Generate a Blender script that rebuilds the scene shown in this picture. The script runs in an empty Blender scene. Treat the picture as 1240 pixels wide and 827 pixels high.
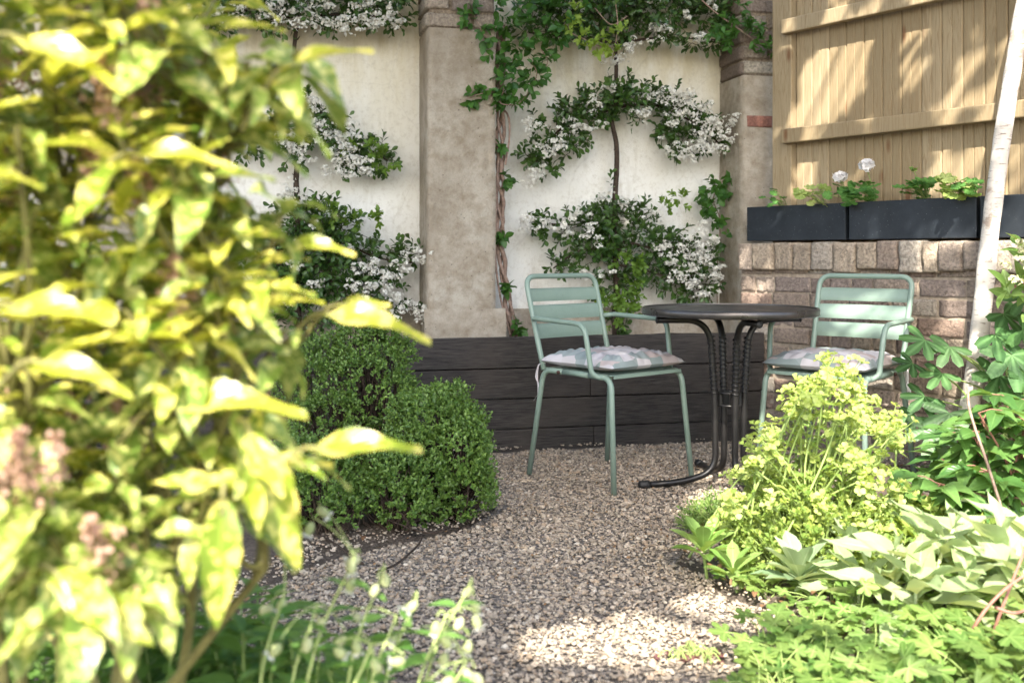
import bpy, math, random
import numpy as np
from mathutils import Vector

random.seed(7)
rng = np.random.default_rng(11)
S = bpy.context.scene
COL = S.collection
R = math.radians

# ------------------------------------------------------------------ camera, sky, sun, exposure
F, HZ, CX, CH = 1240.0, 308.0, 620.0, 0.93
cam_d = bpy.data.cameras.new('camera')
cam_d.lens = 36.0
cam_d.sensor_width = 36.0
cam_d.shift_y = -(413.5 - HZ) / 1240.0
cam_d.clip_start = 0.05
cam_d.clip_end = 500
cam_d.dof.use_dof = True
cam_d.dof.focus_distance = 4.0
cam_d.dof.aperture_fstop = 3.3
cam = bpy.data.objects.new('camera', cam_d)
COL.objects.link(cam)
cam.location = (0, 0, CH)
cam.rotation_euler = (R(90), 0, 0)
S.camera = cam

SUN_EL = R(44)
SUN_H = np.array([-0.2, -0.98])                # horizontal direction towards the sun
COT = 1 / math.tan(SUN_EL)
w = bpy.data.worlds.new('World')
S.world = w
w.use_nodes = True
sky = w.node_tree.nodes.new('ShaderNodeTexSky')
sky.sky_type = 'NISHITA'
sky.sun_disc = False
sky.air_density = 1.0
sky.dust_density = 3.0
sky.ozone_density = 1.0
sky.sun_elevation = SUN_EL
sky.sun_rotation = math.atan2(SUN_H[0], SUN_H[1])
bg = w.node_tree.nodes['Background']
w.node_tree.links.new(sky.outputs[0], bg.inputs[0])
bg.inputs[1].default_value = 0.15

sd = bpy.data.lights.new('sun', 'SUN')
sd.energy = 3.5
sd.angle = R(0.5)
sd.color = (1.0, 0.93, 0.82)
sun = bpy.data.objects.new('sun', sd)
COL.objects.link(sun)
sun.location = (-2, -6, 8)
to_sun = Vector((SUN_H[0] * math.cos(SUN_EL), SUN_H[1] * math.cos(SUN_EL), math.sin(SUN_EL)))
sun.rotation_euler = (-to_sun).to_track_quat('-Z', 'Y').to_euler()

S.view_settings.view_transform = 'Standard'
S.view_settings.look = 'None'
S.view_settings.gamma = 1
S.view_settings.exposure = 2.25
S.view_settings.use_curve_mapping = False
S.render.engine = 'CYCLES'
S.cycles.max_bounces = 8
S.cycles.transmission_bounces = 4
S.cycles.transparent_max_bounces = 4


# ------------------------------------------------------------------ helpers: geometry
def at(px, py, Y):
    return np.array([(px - CX) / F * Y, Y, CH + (HZ - py) / F * Y])


def gnd(px, py):
    Y = CH * F / (py - HZ)
    return np.array([(px - CX) / F * Y, Y, 0.0])


def nrm(a):
    a = np.asarray(a, float)
    return a / np.maximum(np.linalg.norm(a, axis=-1, keepdims=True), 1e-9)


def runit(n):
    return nrm(rng.normal(size=(n, 3)))


def hash2(ix, iy):
    h = np.sin(ix * 127.1 + iy * 311.7) * 43758.5453
    return h - np.floor(h)


def vnoise(x, y):
    x = np.asarray(x, float); y = np.asarray(y, float)
    ix = np.floor(x); iy = np.floor(y)
    fx = x - ix; fy = y - iy
    fx = fx * fx * (3 - 2 * fx); fy = fy * fy * (3 - 2 * fy)
    a = hash2(ix, iy) * (1 - fx) + hash2(ix + 1, iy) * fx
    b = hash2(ix, iy + 1) * (1 - fx) + hash2(ix + 1, iy + 1) * fx
    return a * (1 - fy) + b * fy


def fbm(x, y, o=3):
    s = 0; a = 0.5; t = 0
    for i in range(o):
        s = s + a * vnoise(x * 2 ** i + 17.3 * i, y * 2 ** i - 9.1 * i); t += a; a *= 0.5
    return s / t


def np_mesh(name, V, Fc, mat, parent=None, attr=None, smooth=True):
    """V (n,3), Fc (m,k) all faces of k corners -> ONE mesh object"""
    V = np.asarray(V, np.float32); Fc = np.asarray(Fc, np.int32)
    me = bpy.data.meshes.new(name)
    me.vertices.add(len(V)); me.vertices.foreach_set('co', V.ravel())
    m, k = Fc.shape
    me.loops.add(m * k); me.loops.foreach_set('vertex_index', Fc.ravel())
    me.polygons.add(m); me.polygons.foreach_set('loop_start', np.arange(0, m * k, k, dtype=np.int32))
    me.update(calc_edges=True)
    me.polygons.foreach_set('use_smooth', np.full(m, smooth))
    if attr is not None:
        a = me.color_attributes.new('lf', 'FLOAT_COLOR', 'POINT')
        a.data.foreach_set('color', np.asarray(attr, np.float32).ravel())
    me.materials.append(mat)
    o = bpy.data.objects.new(name, me)
    COL.objects.link(o)
    if parent is not None:
        o.parent = parent; o.matrix_parent_inverse = parent.matrix_basis.inverted()
    return o


class MB:
    """collects quads (and tris stored as quads with a repeated corner kept apart) for one part"""
    def __init__(s): s.v = []; s.f = []; s.c = []; s.n = 0

    def add(s, V, Fs, col=None):
        V = np.asarray(V, float)
        s.v.append(V); s.f += [[i + s.n for i in f] for f in Fs]
        s.c.append(np.tile(np.array(col if col is not None else (.5, .5, .5, 1.)), (len(V), 1)) if np.ndim(col) < 2 else np.asarray(col))
        s.n += len(V)

    def box(s, fr, a, b, col=None):
        """fr(s,d,z)->xyz frame function, a..b opposite corners in that frame"""
        P = [fr(x, y, z) for x in (a[0], b[0]) for y in (a[1], b[1]) for z in (a[2], b[2])]
        s.add(P, [[0, 1, 3, 2], [4, 6, 7, 5], [0, 4, 5, 1], [2, 3, 7, 6], [0, 2, 6, 4], [1, 5, 7, 3]], col)

    def tube(s, pts, rad, seg=10, caps=True, col=None):
        V, Q = tube(pts, rad, seg)
        n = len(pts)
        Fs = [list(q) for q in Q]
        if caps: Fs += [list(range(seg))[::-1], [(n - 1) * seg + i for i in range(seg)]]
        s.add(V, Fs, col)

    def grid(s, G, col=None):
        G = np.asarray(G); a, b = G.shape[:2]
        Fs = [[i * b + j, i * b + j + 1, (i + 1) * b + j + 1, (i + 1) * b + j] for i in range(a - 1) for j in range(b - 1)]
        s.add(G.reshape(-1, 3), Fs, col if np.ndim(col) < 2 else np.asarray(col).reshape(-1, 4))

    def build(s, name, mat, parent=None, smooth=False, bevel=0):
        me = bpy.data.meshes.new(name)
        V = np.concatenate(s.v)
        me.from_pydata([tuple(map(float, p)) for p in V], [], s.f)
        me.update()
        a = me.color_attributes.new('lf', 'FLOAT_COLOR', 'POINT')
        a.data.foreach_set('color', np.concatenate(s.c).astype(np.float32).ravel())
        import bmesh
        bm = bmesh.new(); bm.from_mesh(me)
        bmesh.ops.recalc_face_normals(bm, faces=bm.faces)
        bm.to_mesh(me); bm.free()
        if smooth: me.polygons.foreach_set('use_smooth', np.full(len(me.polygons), True))
        me.materials.append(mat)
        o = bpy.data.objects.new(name, me)
        COL.objects.link(o)
        if parent is not None:
            o.parent = parent; o.matrix_parent_inverse = parent.matrix_basis.inverted()
        if bevel:
            b = o.modifiers.new('bevel', 'BEVEL'); b.width = bevel; b.segments = 2; b.limit_method = 'ANGLE'
        return o


def tube(pts, rad, seg=8):
    P = np.asarray(pts, float); n = len(P)
    rad = np.broadcast_to(np.asarray(rad, float), (n,))
    T = nrm(np.gradient(P, axis=0))
    ref = np.array([0, 0, 1.0]) if abs(T[0][2]) < .9 else np.array([1.0, 0, 0])
    u = nrm(np.cross(T[0], ref)); V = []
    ang = np.linspace(0, 2 * np.pi, seg, endpoint=False)
    for i in range(n):
        u = nrm(u - T[i] * np.dot(u, T[i])); v = np.cross(T[i], u)
        V.append(P[i] + rad[i] * (np.cos(ang)[:, None] * u + np.sin(ang)[:, None] * v))
    V = np.concatenate(V)
    i = np.arange(n - 1)[:, None] * seg; j = np.arange(seg)[None]; j2 = (j + 1) % seg
    Q = np.stack([i + j, i + j2, i + seg + j2, i + seg + j], -1).reshape(-1, 4)
    return V, Q


class Tubes:
    """many thin stems in one mesh"""
    def __init__(s): s.v = []; s.q = []; s.c = []; s.n = 0

    def add(s, pts, rad, seg=5, col=None):
        V, Q = tube(pts, rad, seg)
        s.v.append(V); s.q.append(Q + s.n); s.n += len(V)
        c = col if col is not None else (rng.random(), .5, .5, 1)
        s.c.append(np.tile(np.array(c, float), (len(V), 1)))

    def build(s, name, mat, parent):
        return np_mesh(name, np.concatenate(s.v), np.concatenate(s.q), mat, parent, np.concatenate(s.c))


def fillet(pts, r, n=6):
    P = [np.asarray(p, float) for p in pts]
    rr = r if hasattr(r, '__len__') else [r] * (len(P) - 2)
    out = [P[0]]
    for i in range(1, len(P) - 1):
        a, b, c = P[i - 1], P[i], P[i + 1]
        d1 = nrm(a - b); d2 = nrm(c - b)
        L = min(rr[i - 1], .49 * np.linalg.norm(a - b), .49 * np.linalg.norm(c - b))
        p0 = b + d1 * L; p2 = b + d2 * L
        for t in np.linspace(0, 1, n + 1):
            out.append((1 - t) ** 2 * p0 + 2 * t * (1 - t) * b + t * t * p2)
    out.append(P[-1])
    return np.array(out)


def curve(pts, n=20):
    """Catmull-Rom through pts"""
    P = [np.asarray(p, float) for p in pts]
    P = [2 * P[0] - P[1]] + P + [2 * P[-1] - P[-2]]
    out = []
    m = max(2, n // (len(P) - 3))
    for i in range(1, len(P) - 2):
        for t in np.linspace(0, 1, m, endpoint=False):
            a, b, c, d = P[i - 1:i + 3]
            out.append(.5 * (2 * b + (c - a) * t + (2 * a - 5 * b + 4 * c - d) * t * t + (3 * b - a - 3 * c + d) * t ** 3))
    out.append(P[-2])
    return np.array(out)


# ------------------------------------------------------------------ helpers: naming
def tag(o, label=None, cat=None, group=None, kind=None):
    if label: o['label'] = label
    if cat: o['category'] = cat
    if group: o['group'] = group
    if kind: o['kind'] = kind
    return o


def thing(name, label, cat, loc=(0, 0, 0), rz=0, group=None):
    o = bpy.data.objects.new(name, None)
    o.empty_display_size = .05
    COL.objects.link(o)
    o.location = tuple(map(float, loc)); o.rotation_euler = (0, 0, rz)
    return tag(o, label, cat, group)


# ------------------------------------------------------------------ helpers: materials
class Nd:
    def __init__(s, name):
        s.m = bpy.data.materials.new(name); s.m.use_nodes = True
        s.t = s.m.node_tree; s.b = s.t.nodes['Principled BSDF']; s.o = s.t.nodes['Material Output']

    def n(s, typ, ins=None, **kw):
        x = s.t.nodes.new('ShaderNode' + typ)
        for k, v in kw.items(): setattr(x, k, v)
        for k, v in (ins or {}).items(): s.set(x.inputs[k], v)
        return x

    def set(s, inp, v):
        if hasattr(v, 'is_output'): s.t.links.new(v, inp)
        elif isinstance(v, (tuple, list)) and len(v) == 3 and inp.type == 'RGBA': inp.default_value = (*v, 1)
        else: inp.default_value = v

    def coord(s, scale=(1, 1, 1), rot=(0, 0, 0)):
        tc = s.n('TexCoord')
        return s.n('Mapping', {'Vector': tc.outputs['Object'], 'Scale': scale, 'Rotation': rot}).outputs[0]

    def noise(s, co, scale, detail=4, rough=.6, dist=0):
        return s.n('TexNoise', {'Vector': co, 'Scale': scale, 'Detail': detail, 'Roughness': rough, 'Distortion': dist}).outputs[0]

    def ramp(s, fac, stops, interp='LINEAR'):
        x = s.n('ValToRGB', {'Fac': fac})
        e = x.color_ramp.elements
        x.color_ramp.interpolation = interp
        while len(e) < len(stops): e.new(.5)
        for i, (p, c) in enumerate(stops):
            e[i].position = p
            e[i].color = (*c, 1) if hasattr(c, '__len__') else (c, c, c, 1)
        return x.outputs[0]

    def mix(s, f, a, b, bt='MIX'):
        x = s.n('Mix', data_type='RGBA', blend_type=bt)
        s.set(x.inputs[0], f); s.set(x.inputs[6], a); s.set(x.inputs[7], b)
        return x.outputs[2]

    def math(s, op, a, b=0.0):
        x = s.n('Math', operation=op); s.set(x.inputs[0], a); s.set(x.inputs[1], b)
        return x.outputs[0]

    def lf(s):
        a = s.n('Attribute', attribute_name='lf')
        return s.n('SeparateColor', {'Color': a.outputs['Color']}).outputs, a.outputs['Color']

    def bump(s, h, st=.3, d=.01):
        return s.n('Bump', {'Height': h, 'Strength': st, 'Distance': d}).outputs[0]

    def fin(s, col, rough=.7, nor=None, spec=.5, metal=0):
        s.set(s.b.inputs['Base Color'], col); s.set(s.b.inputs['Roughness'], rough)
        s.b.inputs['Specular IOR Level'].default_value = spec
        s.b.inputs['Metallic'].default_value = metal
        if nor is not None: s.set(s.b.inputs['Normal'], nor)
        return s.m


def leaf_mat(name, c1, c2, trans=.35, rough=.45, spec=.4, vein=.25, spots=None, tcol=None, vcol=None):
    """two tones by leaf, paler midrib; thin leaf lets light through"""
    k = Nd(name)
    (r, g, b), _ = k.lf()[0][:3], None
    col = k.mix(r, c1, c2)
    co = k.coord()
    if spots:
        n1 = k.noise(co, spots[1], 3, .6)
        f = k.ramp(n1, [(spots[2], 0), (spots[2] + .07, 1)])
        col = k.mix(f, col, spots[0])
    else:
        col = k.mix(k.math('MULTIPLY', k.noise(co, 35, 3), .5), col, tuple(x * .6 for x in c1))
    mid = k.math('ABSOLUTE', k.math('SUBTRACT', g, .5))
    mv = k.math('MULTIPLY', k.ramp(mid, [(0.0, 1), (.045, 0)]), vein)
    vc = vcol or tuple(min(.8, x * 1.8 + .05) for x in c2)
    col = k.mix(mv, col, vc)
    # side veins as relief
    wv = k.n('Math', operation='SINE')
    k.set(wv.inputs[0], k.math('MULTIPLY', k.math('ADD', b, k.math('MULTIPLY', mid, -.6)), 55.0))
    k.fin(col, rough, k.bump(wv.outputs[0], .12, .002), spec)
    tr = k.n('BsdfTranslucent')
    k.set(tr.inputs[0], k.mix(.5, col, tcol or tuple(min(.9, x * 1.6) for x in (c2[0] * 1.2, c2[1], c2[2] * .5))))
    mx = k.n('MixShader')
    mx.inputs[0].default_value = trans
    k.t.links.new(k.b.outputs[0], mx.inputs[1]); k.t.links.new(tr.outputs[0], mx.inputs[2])
    k.t.links.new(mx.outputs[0], k.o.inputs[0])
    return k.m


def plain(name, c, rough=.5, metal=0, spec=.5, var=.15, bump=.0, scale=30):
    k = Nd(name)
    co = k.coord()
    n = k.noise(co, scale, 5)
    col = k.mix(k.ramp(n, [(.3, 0), (.7, 1)]), tuple(x * (1 - var) for x in c), tuple(min(1, x * (1 + var)) for x in c))
    rg = k.ramp(k.noise(co, scale * .4, 4), [(.3, max(0, rough - .08)), (.7, min(1, rough + .1))])
    return k.fin(col, rg, k.bump(n, bump, .004) if bump else None, spec, metal)


def attr_mat(name, rough=.8, var=.35, scale=120, bump=.4, bd=.004, spec=.3):
    """colour carried per vertex (one colour per stone, brick or board) with fine mottling"""
    k = Nd(name)
    _, c = k.lf()
    co = k.coord()
    n = k.noise(co, scale, 5, .65)
    col = k.mix(k.math('MULTIPLY', k.ramp(n, [(.35, 0), (.7, 1)]), var), c, (.05, .04, .035))
    return k.fin(col, rough, k.bump(n, bump, bd), spec)


# ------------------------------------------------------------------ helpers: leaves
def proto(kind='ovate', nv=5, nu=1, fold=.12, droop=.15, wave=0.0, tooth=0.0):
    """a leaf along +y of length 1, half-width about 1 (scaled later); grid of quads with midrib"""
    ys = np.linspace(0, 1, nv + 1); xs = np.linspace(-1, 1, 2 * nu + 1)
    prof = {'ovate': lambda t: np.sin(np.pi * t ** .75) ** .8,
            'ellip': lambda t: np.sin(np.pi * t) ** .8,
            'lance': lambda t: np.sin(np.pi * t ** .7) ** 1.1,
            'obov': lambda t: np.sin(np.pi * t ** 1.5) ** .8,
            'round': lambda t: np.sqrt(np.maximum(0, 1 - (2 * t - 1) ** 2)),
            'strap': lambda t: np.minimum(1, 5 * (1 - t)) * np.minimum(1, .5 + 2 * t)}[kind]
    pv = []; uv = []
    for i, y in enumerate(ys):
        wd = max(.04, float(prof(y)))
        for x in xs:
            ww = wd * (1 + tooth * (1 if i % 2 else -1) * (abs(x) > .9))
            z = -droop * y * y
            fz = fold * 2.2 * abs(x) * wd + wave * math.sin(y * 9 + x * 2) * abs(x) * .5
            pv.append((x * ww, y, z, fz)); uv.append((x * .5 + .5, y))
    c = len(xs)
    f = [[i * c + j, i * c + j + 1, (i + 1) * c + j + 1, (i + 1) * c + j] for i in range(nv) for j in range(c - 1)]
    return np.array(pv), np.array(f), np.array(uv)


def lobed(nl=5, depth=.4, spread=300, sub=6, fold=.1, tip=1.0):
    """palmate leaf: fan around the petiole point, lobes of unequal length"""
    n = nl * sub
    a = np.linspace(-spread / 2, spread / 2, n + 1)
    pv = [(0, 0, 0)]; uv = [(.5, 0)]
    for i, d in enumerate(a):
        ph = (i / n) * nl
        lob = abs(math.cos(math.pi * (ph - .5))) if True else 0
        r = (1 - depth) + depth * (lob ** tip)
        r *= 1 - .35 * abs(d) / 180 + .03 * ((i % 2) * 2 - 1)
        t = R(d)
        pv.append((r * math.sin(t), r * math.cos(t), fold * lob * .8 - .15 * r * r)); uv.append((.5 + .5 * (1 - lob) * .9 + .02, r))
    # middle ring
    mid = [(x * .5, y * .5, z * .5 + .03) for x, y, z in pv[1:]]
    uvm = [(u * .5 + .25, v * .5) for u, v in uv[1:]]
    P = np.array(pv + mid); P = np.concatenate([P, 0 * P[:, :1]], 1); U = np.array(uv + uvm)
    m = n + 1; f = []
    for i in range(n):
        f.append([1 + i, 2 + i, m + 2 + i, m + 1 + i])
        f.append([m + 1 + i, m + 2 + i, 0, 0])
    T = []
    for q in f:
        if q[2] == q[3]: T.append(q[:3])
        else: T += [[q[0], q[1], q[2]], [q[0], q[2], q[3]]]
    return P, np.array(T), U


def leaves(name, pr, pos, dr, nr, ln, wd, mat, parent=None, curl=None):
    """every leaf of ONE plant in one mesh; wd = half-width / length"""
    PV, FQ, UV = pr
    pos = np.asarray(pos, float); n = len(pos)
    dr = nrm(dr); sd = nrm(np.cross(dr, nr)); up = np.cross(sd, dr)
    ln = np.broadcast_to(np.asarray(ln, float), (n,))[:, None, None]
    wd = np.broadcast_to(np.asarray(wd, float), (n,))[:, None, None]
    cu = (np.ones(n) if curl is None else curl)[:, None, None]
    V = pos[:, None] + ln * (PV[None, :, 0:1] * wd * sd[:, None] + PV[None, :, 1:2] * dr[:, None] + (PV[None, :, 2:3] * cu + PV[None, :, 3:4] * wd) * up[:, None])
    k = len(PV)
    Fc = (FQ[None] + (np.arange(n) * k)[:, None, None]).reshape(-1, FQ.shape[1])
    A = np.empty((n, k, 4)); A[:, :, 0] = rng.random(n)[:, None]; A[:, :, 1] = UV[None, :, 0]; A[:, :, 2] = UV[None, :, 1]; A[:, :, 3] = 1
    return np_mesh(name, V.reshape(-1, 3), Fc, mat, parent, A.reshape(-1, 4))


def sprig(st, dr, ln, nl, ang=50, t0=.15, upb=.5, jit=.35, step=2.4):
    """leaf places along straight shoots: nl leaves each, spiralling; returns pos, dir, normal"""
    st = np.asarray(st); dr = nrm(dr); n = len(st)
    ln = np.broadcast_to(np.asarray(ln, float), (n,))
    ref = nrm(np.cross(dr, runit(n))); ref2 = np.cross(dr, ref)
    P, D, Nn = [], [], []
    a0 = rng.random(n) * 6.28
    for j in range(nl):
        t = t0 + (1 - t0) * (j + 1) / nl
        a = a0 + j * step
        pp = np.cos(a)[:, None] * ref + np.sin(a)[:, None] * ref2
        an = R(ang * (1 - .45 * (j + 1) / nl))
        d = dr * math.cos(an) + pp * math.sin(an) + rng.normal(size=(n, 3)) * jit * .5
        P.append(st + dr * (ln * t)[:, None])
        D.append(nrm(d))
        Nn.append(nrm(dr * math.sin(an) - pp * math.cos(an) * .6 + np.array([0, -.25, upb]) + rng.normal(size=(n, 3)) * jit))
    return np.concatenate(P), np.concatenate(D), np.concatenate(Nn)
# ------------------------------------------------------------------ the setting: ground, gravel, soil
k = Nd('earth')
co = k.coord()
n = k.noise(co, 9, 6, .7); n2 = k.noise(co, 90, 5, .7)
earth = k.fin(k.mix(k.ramp(n2, [(.35, 0), (.7, 1)]), k.ramp(n, [(.3, (.055, .042, .033)), (.7, (.105, .083, .066))]), (.17, .14, .112)), .95, k.bump(n2, .8, .02), .2)
k = Nd('gravel_bed')
co = k.coord()
v = k.n('TexVoronoi', {'Vector': co, 'Scale': 75.0})
gravel_base = k.fin(k.mix(k.n('SeparateColor', {'Color': v.outputs['Color']}).outputs[0], (.11, .095, .08), (.30, .26, .22)), .95, k.bump(v.outputs['Distance'], 1, .02), .2)

mb = MB()
xs = np.concatenate([[-30, -12], np.linspace(-4, 4, 33), [12, 30]]); ys = np.concatenate([[-30, -12], np.linspace(-4, 8, 41), [15, 30]])
G = np.array([[(x, y, -.012) for x in xs] for y in ys])
mb.grid(G)
tag(mb.build('ground', earth), kind='structure')

GR = np.array([(-.62, 1.2), (-.62, 2.2), (-.66, 2.85), (-.48, 3.2), (-.16, 3.46), (-.06, 3.75), (-.3, 4.2), (-.45, 4.72), (.4, 4.95), (1.26, 5.15), (1.42, 4.95), (1.4, 4.5), (1.05, 4.0), (.66, 3.6), (.5, 3.1), (.58, 2.7), (.6, 2.2), (.6, 1.2)])


def inpoly(x, y, P):
    r = np.zeros(np.shape(x), bool); j = len(P) - 1
    for i in range(len(P)):
        c = ((P[i][1] > y) != (P[j][1] > y)) & (x < (P[j][0] - P[i][0]) * (y - P[i][1]) / (P[j][1] - P[i][1] + 1e-12) + P[i][0])
        r ^= c; j = i
    return r


mb = MB()
mb.add([(x, y, -.004) for x, y in GR], [list(range(len(GR)))])
tag(mb.build('gravel_path', gravel_base), kind='structure')

# loose stones: nobody could count them
NS = 130000
sx = rng.uniform(-1.35, 1.75, NS); sy = rng.uniform(1.5, 5.3, NS)
edge = .16 * (fbm(sx * 6, sy * 6) - .5) * 2
ins = inpoly(sx + edge, sy + edge, GR)
keep = ins | (rng.random(NS) < np.where(sx < 0, .34, .2))
keep &= (np.abs(sx) < .55 * sy + .1) & (sy < 4.86 + .231 * sx)
sx, sy, ins = sx[keep], sy[keep], ins[keep]
NS = len(sx)
t = (1 + 5 ** .5) / 2
ico = nrm(np.array([(-1, t, 0), (1, t, 0), (-1, -t, 0), (1, -t, 0), (0, -1, t), (0, 1, t), (0, -1, -t), (0, 1, -t), (t, 0, -1), (t, 0, 1), (-t, 0, -1), (-t, 0, 1)]))
icf = np.array([(0, 11, 5), (0, 5, 1), (0, 1, 7), (0, 7, 10), (0, 10, 11), (1, 5, 9), (5, 11, 4), (11, 10, 2), (10, 7, 6), (7, 1, 8), (3, 9, 4), (3, 4, 2), (3, 2, 6), (3, 6, 8), (3, 8, 9), (4, 9, 5), (2, 4, 11), (6, 2, 10), (8, 6, 7), (9, 8, 1)])
rad = .0037 * np.exp(rng.normal(size=NS) * .36); rad = np.clip(rad, .002, .0105)
V = ico[None] * (1 + rng.normal(size=(NS, 12, 1)) * .2)
V = V * np.array([1.15, .9, .62]) * (1 + rng.normal(size=(NS, 1, 3)) * .15)
# random rotation about z and a tilt
a = rng.random(NS) * 6.28; b = rng.normal(size=NS) * .45
ca, sa, cb, sb = np.cos(a)[:, None], np.sin(a)[:, None], np.cos(b)[:, None], np.sin(b)[:, None]
y1 = V[:, :, 1] * cb - V[:, :, 2] * sb; z1 = V[:, :, 1] * sb + V[:, :, 2] * cb
V = np.stack([V[:, :, 0] * ca - y1 * sa, V[:, :, 0] * sa + y1 * ca, z1], -1) * rad[:, None, None]
zz = rad * .45 + rng.random(NS) * .006 - .004 + .012 * (fbm(sx * 2.5, sy * 2.5) - .5)
zz = np.where(ins, zz, rad * .3 + .016)
V += np.stack([sx, sy, zz], -1)[:, None]
pal = np.array([(.37, .312, .235), (.31, .258, .196), (.45, .38, .292), (.34, .257, .175), (.20, .168, .135), (.41, .34, .262), (.26, .214, .165), (.52, .46, .375)])
pc = pal[rng.choice(len(pal), NS, p=[.2, .19, .13, .14, .11, .12, .08, .03])] * rng.uniform(.95, 1.25, (NS, 1))
C4 = np.ones((NS, 12, 4)); C4[:, :, :3] = pc[:, None]
tag(np_mesh('gravel', V.reshape(-1, 3), (icf[None] + (np.arange(NS) * 12)[:, None, None]).reshape(-1, 3), attr_mat('pebbles', .8, .35, 350, .3, .002), None, C4.reshape(-1, 4), smooth=False),
    'loose buff and grey gravel covering the path', 'gravel', kind='stuff')

# planting soil left and right, gently heaped
for nm, poly, hump in (('soil', np.array([(.64, 1.2), (.62, 2.2), (.6, 2.7), (.52, 3.1), (.68, 3.6), (1.07, 4.0), (1.42, 4.5), (1.46, 4.85), (2.2, 3.85), (4, 1.2)]), .03),
                       ('soil', np.array([(-.64, 1.2), (-.64, 2.2), (-.68, 2.85), (-.50, 3.2), (-.18, 3.46), (-.08, 3.75), (-.32, 4.2), (-.47, 4.7), (-4, 4.0), (-4, 1.2)]), .03)):
    x = np.linspace(poly[:, 0].min(), min(poly[:, 0].max(), 4), 110); y = np.linspace(1.2, poly[:, 1].max(), 110)
    X, Y = np.meshgrid(x, y)
    I = inpoly(X, Y, poly)
    D_ = np.min([np.hypot(X - a[0] - np.clip(((X - a[0]) * (b_[0] - a[0]) + (Y - a[1]) * (b_[1] - a[1])) / ((b_[0] - a[0]) ** 2 + (b_[1] - a[1]) ** 2), 0, 1) * (b_[0] - a[0]), Y - a[1] - np.clip(((X - a[0]) * (b_[0] - a[0]) + (Y - a[1]) * (b_[1] - a[1])) / ((b_[0] - a[0]) ** 2 + (b_[1] - a[1]) ** 2), 0, 1) * (b_[1] - a[1])) for a, b_ in zip(poly, np.roll(poly, -1, 0))], 0)
    Z = -.02 + np.minimum(1, D_ / .22) * .022 + (hump * fbm(X * 5, Y * 5) + .014 * fbm(X * 30, Y * 30)) * np.minimum(1, D_ / .15)
    Vv = np.stack([X, Y, Z], -1).reshape(-1, 3)
    idx = np.arange(110 * 110).reshape(110, 110)
    q = np.stack([idx[:-1, :-1], idx[:-1, 1:], idx[1:, 1:], idx[1:, :-1]], -1)
    okq = I[:-1, :-1] & I[:-1, 1:] & I[1:, 1:] & I[1:, :-1]
    tag(np_mesh(nm, Vv, q[okq], earth), kind='structure')

# ------------------------------------------------------------------ garden wall with pillars
TH = R(13.0)
WT = np.array([math.cos(TH), math.sin(TH)]); WN = np.array([math.sin(TH), -math.cos(TH)])


def wp(s, d, z):
    p = np.array([0, 5.15]) + WT * s + WN * d
    return np.array([p[0], p[1], z])


def ws(px, d=0.0):
    """s along the wall for a picture column at depth offset d"""
    q = (px - CX) / F
    o = np.array([0, 5.15]) + WN * d
    return (q * o[1] - o[0]) / (WT[0] - q * WT[1])


k = Nd('cast_concrete')
co = k.coord()
big = k.noise(co, 2.2, 6, .65); med = k.noise(co, 14, 6, .7); fine = k.noise(co, 120, 4, .7)
col = k.ramp(big, [(.3, (.25, .215, .165)), (.52, (.36, .322, .26)), (.75, (.44, .41, .345))])
col = k.mix(k.math('MULTIPLY', k.ramp(med, [(.42, 0), (.66, 1)]), .7), col, (.19, .15, .10))
col = k.mix(k.math('MULTIPLY', k.ramp(fine, [(.5, 0), (.75, 1)]), .45), col, (.19, .15, .115))
pit = k.n('TexVoronoi', {'Vector': co, 'Scale': 26.0})
col = k.mix(k.ramp(pit.outputs['Distance'], [(.03, 1), (.09, 0)]), col, (.10, .08, .065))
concrete = k.fin(col, .92, k.bump(k.math('ADD', k.math('MULTIPLY', fine, .35), k.math('ADD', med, k.ramp(pit.outputs['Distance'], [(.02, 0), (.1, .4)]))), .7, .016), .2)

k = Nd('white_render')
co = k.coord()
big = k.noise(co, 1.5, 5, .6); med = k.noise(k.coord((1, 1, .22)), 9, 6, .7); fine = k.noise(co, 160, 4, .7)
col = k.ramp(big, [(.3, (.67, .66, .605)), (.7, (.78, .775, .73))])
zsep = k.n('SeparateXYZ', {'Vector': k.n('TexCoord').outputs['Object']}).outputs[2]
hi = k.n('MapRange', {'Value': zsep, 'From Min': 1.35, 'From Max': 2.05}).outputs[0]
lo = k.n('MapRange', {'Value': zsep, 'From Min': 1.0, 'From Max': .5}).outputs[0]
# noise-broken tint, yellower towards the top and greyer down towards the bed
col = k.mix(k.math('MULTIPLY', hi, k.ramp(med, [(.3, .25), (.6, .95)])), col, (.52, .46, .30))
col = k.mix(k.math('MULTIPLY', lo, k.ramp(med, [(.35, .1), (.65, .7)])), col, (.40, .37, .31))
col = k.mix(k.math('MULTIPLY', k.ramp(k.noise(co, 40, 5, .7), [(.50, 0), (.75, 1)]), .5), col, (.40, .36, .28))
ck = k.n('TexVoronoi', {'Vector': k.mix(.06, co, k.n('TexNoise', {'Vector': co, 'Scale': 6.0, 'Detail': 4}).outputs[1]), 'Scale': 1.7}, feature='DISTANCE_TO_EDGE')
col = k.mix(k.math('MULTIPLY', k.ramp(ck.outputs['Distance'], [(.0, 1), (.005, 0)]), .14), col, (.25, .22, .18))
col = k.mix(k.math('MULTIPLY', k.ramp(med, [(.56, 0), (.70, 1)]), .4), col, (.46, .43, .35))
render_m = k.fin(col, .9, k.bump(k.math('ADD', fine, k.math('MULTIPLY', med, 1.6)), .3, .008), .2)

brick_m = attr_mat('old_brick', .95, .65, 75, 1.0, .012, .1)
mortar = plain('lime_mortar', (.34, .28, .215), .95, 0, .1, .3, .9, 40)

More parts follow.
